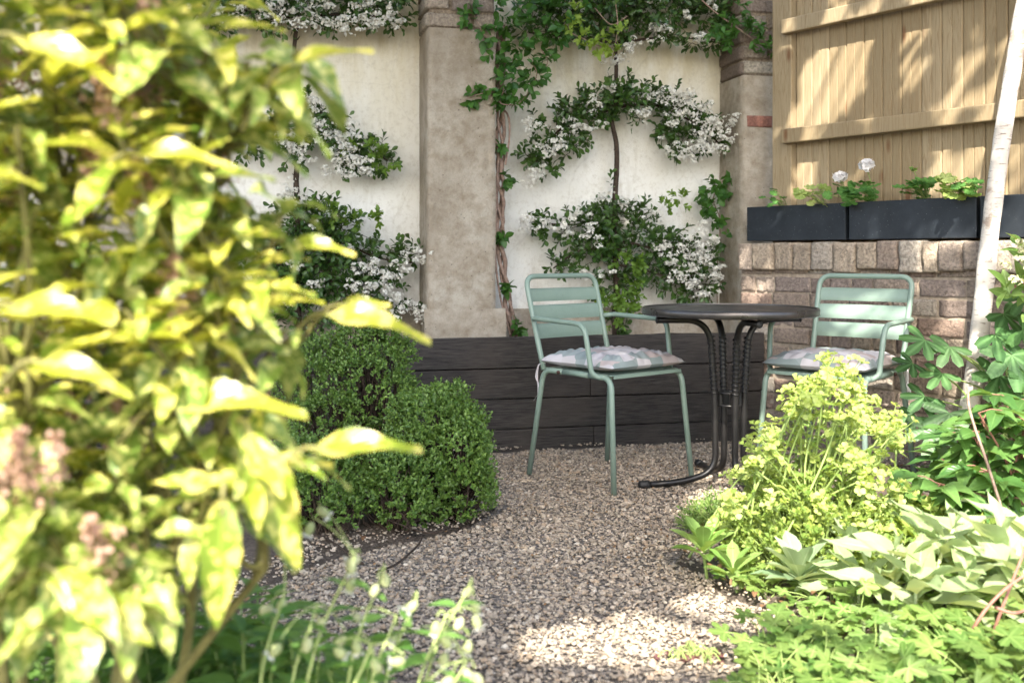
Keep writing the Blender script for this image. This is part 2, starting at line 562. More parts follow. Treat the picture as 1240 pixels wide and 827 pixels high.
BP = np.array([(.35, .28, .225), (.40, .33, .27), (.29, .23, .195), (.43, .355, .27), (.36, .265, .21), (.47, .415, .345), (.33, .27, .235)])


def brick(mb, fr, s0, s1, z0, z1, d0, dep=.014, col=None, nz=.008, nx=12, ny=8, back=.03):
    """one weathered brick face: a pillowed, chipped patch that dips into the mortar at its edge"""
    u = np.sin(np.linspace(-1, 1, nx) * np.pi / 2); v = np.sin(np.linspace(-1, 1, ny) * np.pi / 2)
    sh = rng.random(2) * 50
    G = np.empty((ny, nx, 3))
    tilt = rng.normal() * .25
    ds, dz = rng.normal(0, .003, 2)
    for i in range(ny):
        for j in range(nx):
            p = (1 - abs(u[j]) ** 26) * (1 - abs(v[i]) ** 26)
            nn = float(fbm(u[j] * 3.4 + sh[0], v[i] * 3.0 + sh[1], 4)) - .5
            chip = 1 + .05 * float(vnoise(u[j] * 3 + sh[1], v[i] * 3 + sh[0]) - .5)
            d = d0 + dep * (p if p > .02 else -back / dep) + nz * 2 * nn * (p > .02) + tilt * .004 * u[j]
            G[i, j] = fr((s0 + s1) / 2 + ds + u[j] * chip * (s1 - s0) / 2, d, (z0 + z1) / 2 + dz + v[i] * chip * (z1 - z0) / 2)
    c = (BP[rng.integers(len(BP))] if col is None else np.array(col)) * rng.uniform(.85, 1.12)
    mb.grid(G, (*c, 1))


def rough_post(s0, s1, d0, d1, z0, z1, nz=44, amp=.006, seed=0):
    """left side, front and right side of a pier as one chipped sheet"""
    pr = [(s0, d0 + (d1 - d0) * t) for t in np.linspace(0, 1, 7)] + [(s0 + (s1 - s0) * t, d1) for t in np.linspace(0, 1, 16)[1:-1]] + [(s1, d1 + (d0 - d1) * t) for t in np.linspace(0, 1, 7)]
    G = np.empty((nz, len(pr), 3))
    for i, z in enumerate(np.linspace(z0, z1, nz)):
        for j, (s, d) in enumerate(pr):
            q = amp * 2 * (float(fbm(j * .5 + seed, z * 9 + seed)) - .5); q2 = amp * 2 * (float(fbm(j * .45 + 40 + seed, z * 11)) - .5)
            cor = .004 if j in (6, 20) else 0
            G[i, j] = wp(s + q * (.6 if abs(s - s0) < 1e-6 or abs(s - s1) < 1e-6 else 0) + (cor if s == s0 else -cor if s == s1 else 0), d + q2 - cor, z)
    return G


wall = thing('garden_wall', 'tall garden wall of white rendered bays between bare concrete pillars', 'wall', wp(.4, -.3, 0))
PD = -.30                                                     # panels lie 0.3 m behind the pillar faces
p1a, p1b = ws(518), ws(600)
p2a, p2b = ws(900), ws(900) + .42
p0a, p0b = p1a - 1.70, p1a - 1.36
for a, b in ((p0a - 1.9, p0a), (p0b, p1a), (p1b, p2a)):
    m = MB()
    nx = 50; G = np.array([[wp(s, PD + .006 * (float(fbm(s * 4, z * 4)) - .5) * 2, z) for s in np.linspace(a - .03, b + .03, 30)] for z in np.linspace(.3, 2.6, 44)])
    m.grid(G); m.box(wp, (a - .03, PD - .3, .0), (b + .03, PD - .02, 2.6))
    m.build('rendered_panel', render_m, wall, smooth=True)
    m = MB()
    G = np.array([[wp(s, PD + .05 * min(1, (.64 - z) / .05) + .008 * (float(fbm(s * 7, z * 9)) - .5) + .001, z) for s in np.linspace(a - .02, b + .02, 30)] for z in np.linspace(.3, .64, 14)])
    m.grid(G)
    m.build('plinth', concrete, wall, smooth=True)
for n_, (a, b) in enumerate(((p0a, p0b), (p1a, p1b), (p2a, p2b))):
    m = MB()
    top = (2.05, 2.05, 1.88)[n_]
    m.grid(rough_post(a, b, PD - .05, 0, .3, top, seed=n_ * 13))
    m.build('concrete_pillar', concrete, wall, smooth=True)
    m = MB()                                                  # stepped foot of the pillar
    G = np.array([[wp(s, .026 * min(1, max(0, (.63 + .07 * float(fbm(s * 8, 3)) - z)) / .09) + .01 * (float(fbm(s * 9, z * 9)) - .5), z) for s in np.linspace(a - .02, b + .05, 18)] for z in np.linspace(.3, .66, 12)])
    m.grid(G)
    m.build('pillar_foot', concrete, wall, smooth=True)
    m = MB()
    z = top
    m.box(wp, (a + .01, PD - .05, top), (b - .01, -.012, 2.62), (.36, .3, .23, 1))
    r = 0
    while z < 2.6:
        h = .075
        s = a - (.004 if r == 1 else 0); e = b + (.004 if r == 1 else 0)
        off = .012 if r == 1 else .004
        cuts = [s, s + (e - s) * (.34 if r % 2 else .66), e]
        for q in range(2):
            brick(m, wp, cuts[q] + .005, cuts[q + 1] - .005, z + .006, z + h, -.016 + off, .012, BP[rng.integers(len(BP))] * (.82, .84, .82), .007)
        # the pier's left flank
        fl = lambda x, y, zz, s=s: wp(s - y, x, zz)
        brick(m, fl, PD + .02, -.012 + off, z + .006, z + h, .0, .01, BP[rng.integers(len(BP))] * (.75, .75, .72), .005)
        z += .082; r += 1
    m.build('brick_course', brick_m, wall, smooth=True)
m = MB()
brick(m, wp, p2a + .02, p2a + .17, 1.60, 1.665, -.002, .010, (.30, .14, .105), .005, back=.03)
m.build('exposed_brick', brick_m, wall, smooth=True)

# ------------------------------------------------------------------ timber raised bed
k = Nd('black_timber')
c_, ca_ = k.lf()
g1 = k.noise(k.coord((1.2, 1.2, 26)), 9, 6, .65); g2 = k.noise(k.coord(), 5, 4, .6)
g3 = k.noise(k.coord((2, 2, 60)), 22, 3, .6)
col = k.mix(k.ramp(g1, [(.35, 0), (.7, 1)]), (.007, .0066, .007), (.070, .062, .055))
col = k.mix(k.math('MULTIPLY', k.ramp(g2, [(.45, 0), (.75, 1)]), .7), col, (.060, .049, .041))
col = k.mix(k.math('MULTIPLY', c_[0], .5), col, (.030, .025, .022))
timber = k.fin(col, k.ramp(g1, [(.3, .75), (.8, .5)]), k.bump(k.math('ADD', g1, k.math('MULTIPLY', g3, .5)), .6, .006), .35)


def bp(s, d, z):
    p = np.array([0, 4.863]) + WT * s + WN * d
    return np.array([p[0], p[1], z])


bed = thing('raised_bed', 'long black timber raised bed under the white wall', 'raised bed', bp(.2, 0, 0))
seams = [[-2.3, .14 + 1.6], [-2.3, .52], [-2.3, 1.305], [-2.3, .395, 1.305]]
sE = 1.305
zt = .535
rows = [(.391, .535, [-2.4, sE]), (.2465, .3855, [-2.4, .39, sE]), (.102, .241, [-2.4, sE]), (-.05, .0975, [-2.4, .405, sE])]
for z0, z1, cs in rows:
    for a, b in zip(cs[:-1], cs[1:]):
        m = MB()
        m.box(bp, (a + .0015, -.045 + rng.normal() * .0015, z0), (b - .0015, rng.normal() * .0015, z1), (rng.random(), .5, .5, 1))
        m.build('board', timber, bed, bevel=.003)
m = MB()
m.grid([[bp(s, d, .485 + .02 * float(fbm(s * 9, d * 9))) for s in np.linspace(-2.4, 1.5, 90)] for d in np.linspace(-.04, -.62, 12)])
m.build('bed_soil', earth, bed, smooth=True)

# ------------------------------------------------------------------ brick retaining wall, right
BT = np.array([.5855, -.8107]); BN = np.array([-.8107, -.5855])


def bw(s, d, z):
    p = np.array([1.184, 5.30]) + BT * s + BN * d
    return np.array([p[0], p[1], z])


bwall = thing('brick_wall', 'low weathered brick retaining wall under the dark planters', 'wall', bw(.9, -.1, 0))
m = MB(); m.box(bw, (.0, -.24, -.05), (2.5, -.006, .9)); m.box(bw, (.0, -.24, .9), (2.5, .018, .985)); m.build('mortar', mortar, bwall)
m = MB(); z = -.02; r = 0
while z < .83:
    s = -.11 * (r % 2) - rng.random() * .03
    while s < 2.5:
        L = .225 if (r % 3 or rng.random() < .5) else .115
        a, b = max(s, 0), min(s + L, 2.5)
        if b - a > .03: brick(m, bw, a + .001, b - .003, z + .001, z + .0805, -.006, .009 + rng.normal() * .003, None, .011)
        s += L
    z += .0845; r += 1
m.build('brickwork', brick_m, bwall, smooth=True)
m = MB(); s = 0
while s < 2.5:                                                # bricks on end along the top, leaning a little, overhanging
    L = rng.choice([.07, .075, .11, .13])
    brick(m, bw, s + .003, s + L - .002, .862 - rng.random() * .02, .992 - rng.random() * .01, .024, .016 + rng.normal() * .005, BP[rng.choice([1, 3, 3, 5, 0])] * 1.0, .012, 9, 11, .06)
    s += L
m.build('coping', brick_m, bwall, smooth=True)

# ------------------------------------------------------------------ timber fence on top
k = Nd('fence_timber')
c_, ca_ = k.lf()
off = k.n('CombineXYZ', {'X': k.math('MULTIPLY', c_[0], 37.0), 'Y': k.math('MULTIPLY', c_[1], 19.0), 'Z': k.math('MULTIPLY', c_[0], 11.0)}).outputs[0]
vm = k.n('VectorMath', operation='ADD'); k.set(vm.inputs[0], k.n('TexCoord').outputs['Object']); k.set(vm.inputs[1], off)
mp = k.n('Mapping', {'Vector': vm.outputs[0], 'Scale': (14, 14, .55)}).outputs[0]
wv = k.n('TexNoise', {'Vector': mp, 'Scale': 1.6, 'Detail': 5, 'Roughness': .55, 'Distortion': .8}).outputs[0]
rings = k.n('Math', operation='SINE'); k.set(rings.inputs[0], k.math('MULTIPLY', wv, 95.0))
fine = k.noise(k.n('Mapping', {'Vector': vm.outputs[0], 'Scale': (90, 90, 2.5)}).outputs[0], 3, 4)
col = k.mix(c_[0], (.25, .195, .115), (.33, .267, .17))
col = k.mix(k.ramp(rings.outputs[0], [(.1, 0), (.95, .6)]), col, (.20, .14, .075))
col = k.mix(k.math('MULTIPLY', k.ramp(fine, [(.4, 0), (.75, 1)]), .35), col, (.24, .17, .085))
kn = k.n('TexVoronoi', {'Vector': k.n('Mapping', {'Vector': vm.outputs[0], 'Scale': (9, 9, 3.2)}).outputs[0], 'Scale': .8})
col = k.mix(k.ramp(kn.outputs['Distance'], [(.07, .9), (.14, 0)]), col, (.15, .075, .035))
fence_m = k.fin(col, .75, k.bump(k.math('ADD', fine, k.math('MULTIPLY', rings.outputs[0], .25)), .2, .004), .25)
k2 = None


def fp(s, d, z):
    p = np.array([1.346, 5.417]) + BT * s + BN * d
    return np.array([p[0], p[1], z])


fence = thing('timber_fence', 'tall close board timber fence above the brick wall', 'fence', fp(1.2, 0, .98))
m = MB(); s = .192
while s < 2.6:
    W = .1
    c = (rng.random(), rng.random(), .5, 1)
    dd = rng.normal() * .0012
    # tongue-and-groove board: flat face, chamfered edges, a bead down the middle
    pr = [(0, -.02), (0, -.007), (.006, 0), (.046, 0), (.05, -.004), (.054, 0), (.094, 0), (.1, -.007), (.1, -.02)]
    G = np.array([[fp(s + x, y + dd, z) for z in np.linspace(.985, 2.75, 8)] for x, y in pr])
    m.grid(G, c)
    s += W + .0012
m.build('boards', fence_m, fence)
m = MB(); m.box(fp, (.068, -.06, .97), (.19, .035, 2.8), (.85, .3, .5, 1)); m.build('post', fence_m, fence, bevel=.004)
for z in (1.535, 2.095):
    m = MB(); k_ = fp
    m.box(lambda x, y, q, z=z: fp(x, y - .0 * q, q), (.158, .036, z - .04), (2.6, .078, z + .034), (.3 if z < 2 else .9, .7, .5, 1))
    m.build('rail', None or fence_m, fence, bevel=.006)

# ------------------------------------------------------------------ dark planters in a row on the brick wall
k = Nd('slate_planter')
co = k.coord()
n = k.noise(co, 7, 5, .7); sp = k.n('TexVoronoi', {'Vector': co, 'Scale': 55.0})
col = k.mix(k.ramp(n, [(.35, 0), (.75, 1)]), (.009, .013, .018), (.022, .028, .036))
col = k.mix(k.ramp(sp.outputs['Distance'], [(.04, .8), (.1, 0)]), col, (.20, .21, .22))
col = k.mix(k.math('MULTIPLY', k.ramp(k.noise(co, 60, 4, .7), [(.62, 0), (.8, 1)]), .5), col, (.13, .13, .125))
slate = k.fin(col, .55, k.bump(n, .1, .003), .4)
PL = ((.03, .628, 'dark slate trough at the far left end of the wall, without open flowers of its own'), (.648, 1.272, 'dark slate trough in the middle of the row, holding the white flowered geraniums'), (1.288, 1.92, 'dark slate trough running out of view behind the birch trunk'))
PL = ((.03, .628, 'dark slate planter trough at the fence post end of the brick wall'), (.648, 1.272, 'dark slate planter trough between the other two, under the tall green flower bud'), (1.288, 1.92, 'dark slate planter trough partly behind the white birch trunk'))
for a, b, lab in PL:
    t = thing('planter', lab, 'planter', bw((a + b) / 2, -.09, .997), 0, 'dark planters on the brick wall')
    m = MB(); z0, z1 = .998, 1.172; d0, d1 = -.185, -.012
    ri = .012
    O = [(a, d1), (b, d1), (b, d0), (a, d0)]; I = [(a + ri, d1 - ri), (b - ri, d1 - ri), (b - ri, d0 + ri), (a + ri, d0 + ri)]
    P = [bw(x, y, z0) for x, y in O] + [bw(x, y, z1) for x, y in O] + [bw(x, y, z1) for x, y in I] + [bw(x, y, z1 - .05) for x, y in I]
    Fs = []
    for i in range(4):
        j = (i + 1) % 4
        Fs += [[i, j, 4 + j, 4 + i], [4 + i, 4 + j, 8 + j, 8 + i], [8 + i, 8 + j, 12 + j, 12 + i]]
    Fs += [[0, 1, 2, 3]]
    m.add(P, Fs); m.build('trough', slate, t, bevel=.003)
    m = MB()
    m.grid([[bw(x, y, z1 - .022 + .012 * float(fbm(x * 30, y * 30))) for x in np.linspace(a + ri, b - ri, 20)] for y in np.linspace(d1 - ri, d0 + ri, 6)])
    m.build('potting_soil', earth, t, smooth=True)
# ------------------------------------------------------------------ chairs
k = Nd('sage_paint')
co = k.coord()
col = k.mix(k.ramp(k.noise(co, 9, 5, .7), [(.35, 0), (.7, 1)]), (.165, .232, .188), (.195, .262, .215))
col = k.mix(k.math('MULTIPLY', k.ramp(k.noise(co, 45, 6, .75), [(.60, 0), (.72, 1)]), .55), col, (.13, .13, .10))       # grime
col = k.mix(k.ramp(k.noise(co, 120, 3, .6), [(.735, 0), (.75, .9)]), col, (.16, .085, .045))                              # rust pinpricks
sage = k.fin(col, k.ramp(k.noise(co, 25, 5), [(.3, .34), (.7, .56)]), k.bump(k.noise(co, 200, 3), .06, .002), .45)
rust = plain('rusty_bolt', (.05, .018, .012), .7)


def copy_tree(o, parent=None):
    c = o.copy(); COL.objects.link(c)
    if parent is not None: c.parent = parent
    for ch in o.children: copy_tree(ch, c)
    return c


def make_chair(label):
    """faces local +y; origin on the ground under the seat"""
    t = thing('garden_chair', label, 'chair', group='sage green garden chairs')
    TR = .0115
    zr = .447
    for s in (-1, 1):
        xr, xf = .198 * s, .205 * s
        yr, yf = -.205, .195
        # rear leg, side rail, front leg: one bent loop cut into three lengths
        m = MB(); P = fillet([(.232 * s, -.262, 0.003), (xr, yr - .002, zr), (xr, yr + .12, zr)], .05, 7); m.tube(P[:], TR, 12); m.build('leg', sage, t, True)
        m = MB(); P = fillet([(.228 * s, .235, 0.003), (xf, yf + .002, zr), (xf, yf - .12, zr)], .05, 7); m.tube(P, TR, 12); m.build('leg', sage, t, True)
        m = MB(); m.tube([(xr, yr + .121, zr), (xr * 1.01, 0, zr), (xf, yf - .121, zr)], TR, 12); m.build('side_rail', sage, t, True)
        # arm: leaves the back upright, runs forward, drops and curls in under the seat rail
        m = MB()
        A = fillet([(.205 * s, -.262, .655), (.236 * s, -.225, .662), (.243 * s, .085, .652), (.232 * s, .115, .46), (.207 * s, .135, zr - .004), (.206 * s, .17, zr + .001)], [.03, .05, .05, .02], 6)
        m.tube(A, .0108, 12); m.build('armrest', sage, t, True)
    # back frame: one hoop
    m = MB()
    B = fillet([(.198, -.205, zr - .002), (.2, -.232, .53), (.206, -.318, .835), (-.206, -.318, .835), (-.2, -.232, .53), (-.198, -.205, zr - .002)], [.08, .055, .055, .08], 8)
    m.tube(B, TR, 12); m.build('back_frame', sage, t, True)
    # three wide pressed slats, dished a little
    for i, (z0, z1) in enumerate(((.572, .634), (.650, .712), (.727, .783))):
        m = MB(); th = .004
        fr = lambda x, z: np.array([x, -.232 - (z - .53) * .282 - .012 * (1 - (x / .2) ** 2), z])
        xs = np.linspace(-.198, .198, 13); zs = np.linspace(z0, z1, 6)
        cur = lambda q: .006 * (2 * abs((q - z0) / (z1 - z0) - .5)) ** 3
        Gf = np.array([[fr(x, z) + np.array([0, th / 2 - cur(z), 0]) for x in xs] for z in zs])
        Gb = np.array([[fr(x, z) - np.array([0, th / 2 + cur(z), 0]) for x in xs] for z in zs])
        L = np.concatenate([Gf, Gb[::-1], Gf[:1]])
        m.grid(L); m.build('slat', sage, t, True)
    # seat: pressed sheet with a rolled edge and slots
    m = MB()
    xs = [-.192, -.12, -.04, .04, .12, .192]
    for i in range(6):
        y0 = -.2 + i * .0665
        m.box(lambda x, y, z: np.array([x, y, z]), (-.196, y0, zr + .004), (.196, y0 + .056, zr + .009))
    m.box(lambda x, y, z: np.array([x, y, z]), (-.196, .199, zr - .004), (.196, .207, zr + .009))
    m.build('seat', sage, t, bevel=.002)
    for s in (-1, 1):
        m = MB(); m.tube([(.21 * s, -.1, zr - .002), (.218 * s, -.1, zr - .002)], [.008, .0065], 10); m.build('bolt', rust, t, True)
    return t


k = Nd('printed_cotton')
co = k.coord()
vo = k.n('TexVoronoi', {'Vector': co, 'Scale': 13.0, 'Randomness': .3})
cc = k.n('SeparateColor', {'Color': vo.outputs['Color']}).outputs[0]
col = k.ramp(cc, [(0, (.25, .285, .28)), (.26, (.42, .395, .40)), (.46, (.21, .25, .245)), (.64, (.37, .315, .30)), (.8, (.45, .43, .44))], 'CONSTANT')
wv_ = k.noise(k.coord((1, 1, 1)), 900, 2)
cotton = k.fin(col, .9, k.bump(k.math('ADD', k.math('MULTIPLY', wv_, .3), k.noise(co, 30, 3, .6, 1.0)), .22, .006), .1)
ribbon_m = plain('ribbon', (.66, .63, .64), .9, 0, .1)


def make_cushion(label):
    t = thing('seat_cushion', label, 'cushion', group='seat cushions')
    m = MB()
    n = 44; u = np.linspace(-1, 1, n)
    U, Vv = np.meshgrid(u, u)
    rim = np.clip((1 - np.abs(U) ** 3.2) * (1 - np.abs(Vv) ** 3.2), 0, 1) ** .42
    tuft = np.ones_like(U)
    for cx in (-.45, .45):
        for cy in (-.45, .45): tuft -= .42 * np.exp(-((U - cx) ** 2 + (Vv - cy) ** 2) / .035)
    tuft -= .16 * (np.exp(-(U / .16) ** 2) + np.exp(-(Vv / .16) ** 2))
    wr = .10 * (np.sin(U * 26 + 3 * np.sin(Vv * 5)) * (np.abs(Vv) > .55) + np.sin(Vv * 26 + 2 * np.sin(U * 6)) * (np.abs(U) > .55)) + .12 * (fbm(U * 4 + 9, Vv * 4 + 3) - .5)
    pull = 1 + .05 * np.abs(U * Vv) ** 2 - .045 * (1 - np.abs(U * Vv))
    X = U * .205 * pull; Y = Vv * .205 * pull
    Zt = .034 + .056 * rim * (tuft + wr * .9); Zb = .034 - .028 * rim
    m.grid(np.stack([X, Y + .0, Zt + .452], -1))
    m.grid(np.stack([X, Y, Zb + .452], -1)[:, ::-1])
    m.build('pad', cotton, t, True)
    for s in (-1, 1):
        for e in (0, 1):
            m = MB()
            p0 = np.array([.2 * s, -.195, .475]); L = (.2, .16)[e]
            pts = curve([p0, p0 + [.012 * s, -.028, -.01], p0 + [.016 * s + .008 * e, -.034, -.06], p0 + [.012 * s - .012 * e, -.03, -.11], p0 + [.016 * s + .01 * e, -.034 - .01 * e, -L]], 18)
            wd = np.array([.006, .004, 0]) if e else np.array([.002, .007, 0])
            m.grid(np.stack([pts - wd, pts + wd], 1)); m.build('tie_ribbon', ribbon_m, t, True)
    return t


def face(o, x, y, fx, fy):
    o.location = (x, y, 0); o.rotation_euler = (0, 0, math.atan2(-fx, fy))


c1 = make_chair('sage green metal armchair in front of the black timber bed, left of the table')
c2 = copy_tree(c1)
face(c1, .418, 4.27, .64, -.77)
face(c2, 1.325, 4.21, -.66, -.75)
c2['label'] = 'sage green metal armchair in front of the brick wall, right of the table'
q1 = make_cushion('printed grey and blush cushion on the chair by the timber bed')
q2 = copy_tree(q1)
face(q1, .418, 4.27, .64, -.77); face(q2, 1.325, 4.21, -.66, -.75)
q2['label'] = 'printed grey and white cushion on the chair by the brick wall'

# ------------------------------------------------------------------ bistro table
k = Nd('dark_table_metal')
co = k.coord(); n = k.noise(co, 40, 5)
tmet = k.fin(k.ramp(n, [(.3, (.008, .0078, .0078)), (.7, (.018, .0165, .016))]), .38, None, .5, .2)
k = Nd('table_top_dark')
co = k.coord()
vo = k.n('TexVoronoi', {'Vector': co, 'Scale': 38.0}); n = k.noise(co, 12, 5)
col = k.mix(k.ramp(vo.outputs['Distance'], [(.06, 1), (.14, 0)]), k.ramp(n, [(.3, (.012, .011, .011)), (.7, (.032, .030, .029))]), (.34, .31, .27))
ttop = k.fin(col, k.ramp(n, [(.3, .28), (.7, .5)]), k.bump(vo.outputs['Distance'], .15, .002), .5)
rimm = plain('brushed_rim', (.075, .070, .067), .32, .7, .5, .2, .05, 25)
rub = plain('black_rubber', (.012, .012, .012), .6)
TX, TY = .875, 4.12
tb = thing('bistro_table', 'round dark metal bistro table with twisted bowed legs between the chairs', 'table', (TX, TY, 0))


def tp(r, a, z): return np.array([TX + r * math.cos(a), TY + r * math.sin(a), z])


def lathe(prof, n=72):
    m = MB(); A = np.linspace(0, 2 * np.pi, n + 1)
    m.grid([[tp(r, a, z) for r, z in prof] for a in A])
    return m


lathe([(.0, .7125), (.15, .7125), (.30, .7125), (.338, .7125), (.338, .70), (.0, .70)]).build('tabletop', ttop, tb, False)
lathe([(.3385, .7165), (.345, .7175), (.3495, .714), (.351, .706), (.351, .694), (.348, .689), (.34, .687), (.335, .691), (.3385, .7165)]).build('rim', rimm, tb, True)
a0 = math.atan2(-.16, -.987)
for i in range(4):
    a = a0 + i * math.pi / 2
    ofs = .0
    P = fillet([tp(.30, a, .668), tp(.085, a, .668), tp(.062, a, .36), tp(.058, a, .06), tp(.20, a, .021), tp(.335, a, .016)], [.11, .05, .20, .06], 10)
    m = MB(); m.tube(P, .0128, 14)
    # a wire wound round the upright
    zc = np.linspace(.60, .37, 150); ph = np.linspace(0, 2 * np.pi * 13, 150)
    def rr_(z): return .0625 + (.085 - .0625) * max(0, (z - .36)) / .31 * .9
    n_r = .0138
    H = np.array([tp(rr_(z), a, z) + n_r * np.array([math.cos(p), math.sin(p), 0]) for z, p in zip(zc, ph)])
    lg = m.build('leg', tmet, tb, True)
    m = MB(); m.tube(H, .0036, 6); m.build('twist', tmet, lg, True)
    m = MB(); m.tube([tp(.334, a, .0165), tp(.352, a, .0165), tp(.372, a, .0165), tp(.376, a, .0165)], [.0168, .0172, .0172, .013], 14); m.build('foot_cap', rub, lg, True)
    m = MB(); m.tube([tp(.302, a, .668), tp(.306, a, .668)], [.0146, .011], 14); m.build('end_cap', rub, lg, True)
for z in (.375, .325):
    m = MB()
    A = np.linspace(0, 2 * np.pi, 33)
    pr = [(.040, z - .004), (.047, z - .004), (.047, z + .004), (.040, z + .004), (.040, z - .004)]
    m.grid([[tp(r, a, q) for r, q in pr] for a in A]); m.build('clamp_ring', tmet, tb, True)
for i in range(4):
    a = a0 + i * math.pi / 2
    fr = lambda x, y, z, a=a: tp(x, a, z) + y * np.array([-math.sin(a), math.cos(a), 0])
    m = MB(); m.box(fr, (.036, -.012, .322), (.046, .012, .378)); m.build('clamp_plate', tmet, tb)
m = MB()
m.tube([(TX, TY, .678), (TX, TY, .699)], .05, 20); m.build('hub', tmet, tb, False)
m = MB()
for i in range(2):
    a = a0 + i * math.pi / 2
    fr = lambda x, y, z, a=a: tp(x, a, z) + y * np.array([-math.sin(a), math.cos(a), 0])
    m.box(fr, (-.31, -.012, .684 + .002 * i), (.31, .012, .688 + .002 * i))
m.build('cross_bar', tmet, tb)
# ------------------------------------------------------------------ plants: materials
bark = plain('dark_bark', (.055, .040, .030), .9, 0, .2, .4, .8, 60)
vine_bark = plain('vine_bark', (.27, .19, .15), .9, 0, .2, .4, .9, 60)
green_stem = plain('green_stem', (.22, .30, .09), .6, 0, .3, .25)
red_stem = plain('red_stem', (.26, .12, .09), .55, 0, .4, .3)
L_pyr = leaf_mat('firethorn_leaf', (.022, .064, .014), (.085, .17, .030), .25, .35, .5)
L_pyr2 = leaf_mat('firethorn_young_leaf', (.10, .20, .03), (.19, .32, .05), .4, .4, .4)
L_box = leaf_mat('box_leaf', (.05, .12, .018), (.20, .32, .065), .25, .38, .45)
L_vine = leaf_mat('climber_leaf', (.035, .11, .025), (.10, .24, .045), .4, .4, .4)
L_vine2 = leaf_mat('climber_tip_leaf', (.20, .34, .05), (.34, .46, .10), .5, .45, .3)
L_auc = leaf_mat('aucuba_leaf', (.08, .20, .025), (.50, .50, .06), .48, .27, .6, .35, ((.80, .72, .20), 48, .485), (.72, .72, .08), (.62, .62, .12))
L_auc2 = leaf_mat('aucuba_old_leaf', (.10, .18, .03), (.22, .29, .05), .35, .33, .5, .4, ((.54, .54, .18), 85, .50), (.5, .55, .10), (.4, .45, .15))
L_eup = leaf_mat('spurge_bract', (.34, .47, .10), (.56, .64, .24), .45, .5, .3)
L_eup2 = leaf_mat('spurge_leaf', (.14, .25, .05), (.34, .42, .10), .4, .5, .3)
L_peony = leaf_mat('peony_leaf', (.055, .145, .035), (.18, .32, .085), .38, .33, .5)
L_sage = leaf_mat('felted_leaf', (.27, .38, .17), (.42, .50, .29), .35, .8, .1, .3)
L_fig = leaf_mat('fig_leaf', (.035, .10, .030), (.09, .20, .055), .35, .45, .4, .5)
L_gc = leaf_mat('cranesbill_leaf', (.06, .15, .03), (.24, .33, .085), .40, .55, .3)
L_ger = leaf_mat('pelargonium_leaf', (.06, .16, .035), (.12, .28, .06), .35, .6, .2, .4)
L_ger2 = leaf_mat('pelargonium_pale_leaf', (.22, .36, .07), (.42, .50, .18), .4, .6, .2, .4)
L_ros = leaf_mat('rosette_leaf', (.13, .26, .05), (.29, .41, .13), .4, .4, .4, .5)
L_ros2 = leaf_mat('blue_rosette_leaf', (.20, .31, .17), (.38, .47, .28), .35, .5, .3, .5)
L_camp = leaf_mat('campion_leaf', (.10, .24, .05), (.20, .36, .09), .4, .5, .3)
L_grass = leaf_mat('strap_leaf', (.09, .20, .04), (.20, .34, .08), .4, .5, .3)
petal_w = leaf_mat('white_petal', (.76, .75, .68), (.86, .85, .80), .3, .7, .1, .0, None, (.85, .85, .75))
petal_g = leaf_mat('pelargonium_petal', (.84, .83, .82), (.88, .87, .86), .35, .7, .1, .0, None, (.9, .85, .88))
calyx_m = leaf_mat('campion_calyx', (.45, .52, .25), (.66, .66, .44), .4, .6, .2, .0)
dead_m = leaf_mat('spent_flower', (.34, .20, .15), (.55, .38, .30), .25, .8, .1, .0)
birch_leaf = leaf_mat('birch_leaf', (.07, .17, .03), (.15, .28, .05), .4, .45, .3)
tree_leaf = leaf_mat('tree_leaf', (.05, .13, .03), (.10, .22, .04), .3, .5, .3)

P_ov = proto('ovate', 6, 1, .15, .14)
P_el = proto('ellip', 3, 1, .2, .1)
P_el5 = proto('ellip', 6, 1, .15, .15)
P_la = proto('lance', 6, 1, .18, .28)
P_auc = proto('ovate', 12, 2, .22, .30, .5, .05)
P_pe = proto('lance', 7, 2, .16, .30, .3)
P_sg = proto('lance', 8, 2, .2, .35, .6)
P_ob = proto('obov', 6, 1, .2, .15)
P_rd = proto('round', 4, 1, .25, .0)
P_st = proto('strap', 7, 1, .25, .45)
P_lob = lobed(5, .42, 290, 6, .12)
P_fig = lobed(5, .66, 250, 8, .10, .8)
P_gcl = lobed(5, .55, 300, 6, .12, .7)
P_ger = lobed(7, .16, 330, 5, .22)
UPV = np.array([0, 0, 1.0]); VW = np.array([0, -1.0, .25])


def florets(name, C, Rr, n, parent, mat=petal_w, size=.0075, flat=.6, label=None):
    """one dome-shaped head of small five-petalled flowers"""
    d = nrm(runit(n) + np.array([0, -.35, .45]))
    if n > 20:                                                   # several small corymbs of different size, not one ball
        kc = max(3, n // 13); cc_ = rng.normal(size=(kc, 3)) * np.array([.62, .35, .45]) * Rr; cr = Rr * rng.uniform(.32, .6, kc)
        w_ = rng.integers(0, kc, n)
        pos = C + cc_[w_] + d * cr[w_][:, None] * (.6 + .5 * rng.random((n, 1))) * np.array([1, .8, flat])
    else:
        pos = C + d * Rr * (.75 + .3 * rng.random((n, 1))) * np.array([1, .8, flat])
    ax = nrm(d + rng.normal(size=(n, 3)) * .3)
    a = runit(n); u = nrm(np.cross(ax, a)); v = np.cross(ax, u)
    P, D, Nn = [], [], []
    for j in range(5):
        t = j * 2 * math.pi / 5
        dd = u * math.cos(t) + v * math.sin(t)
        P.append(pos + dd * size * .12); D.append(nrm(dd + ax * .25)); Nn.append(ax)
    o = leaves(name, P_pet, np.concatenate(P), np.concatenate(D), np.concatenate(Nn), size, .5, mat, parent)
    return o


P_pet = proto('round', 2, 1, .2, .0)


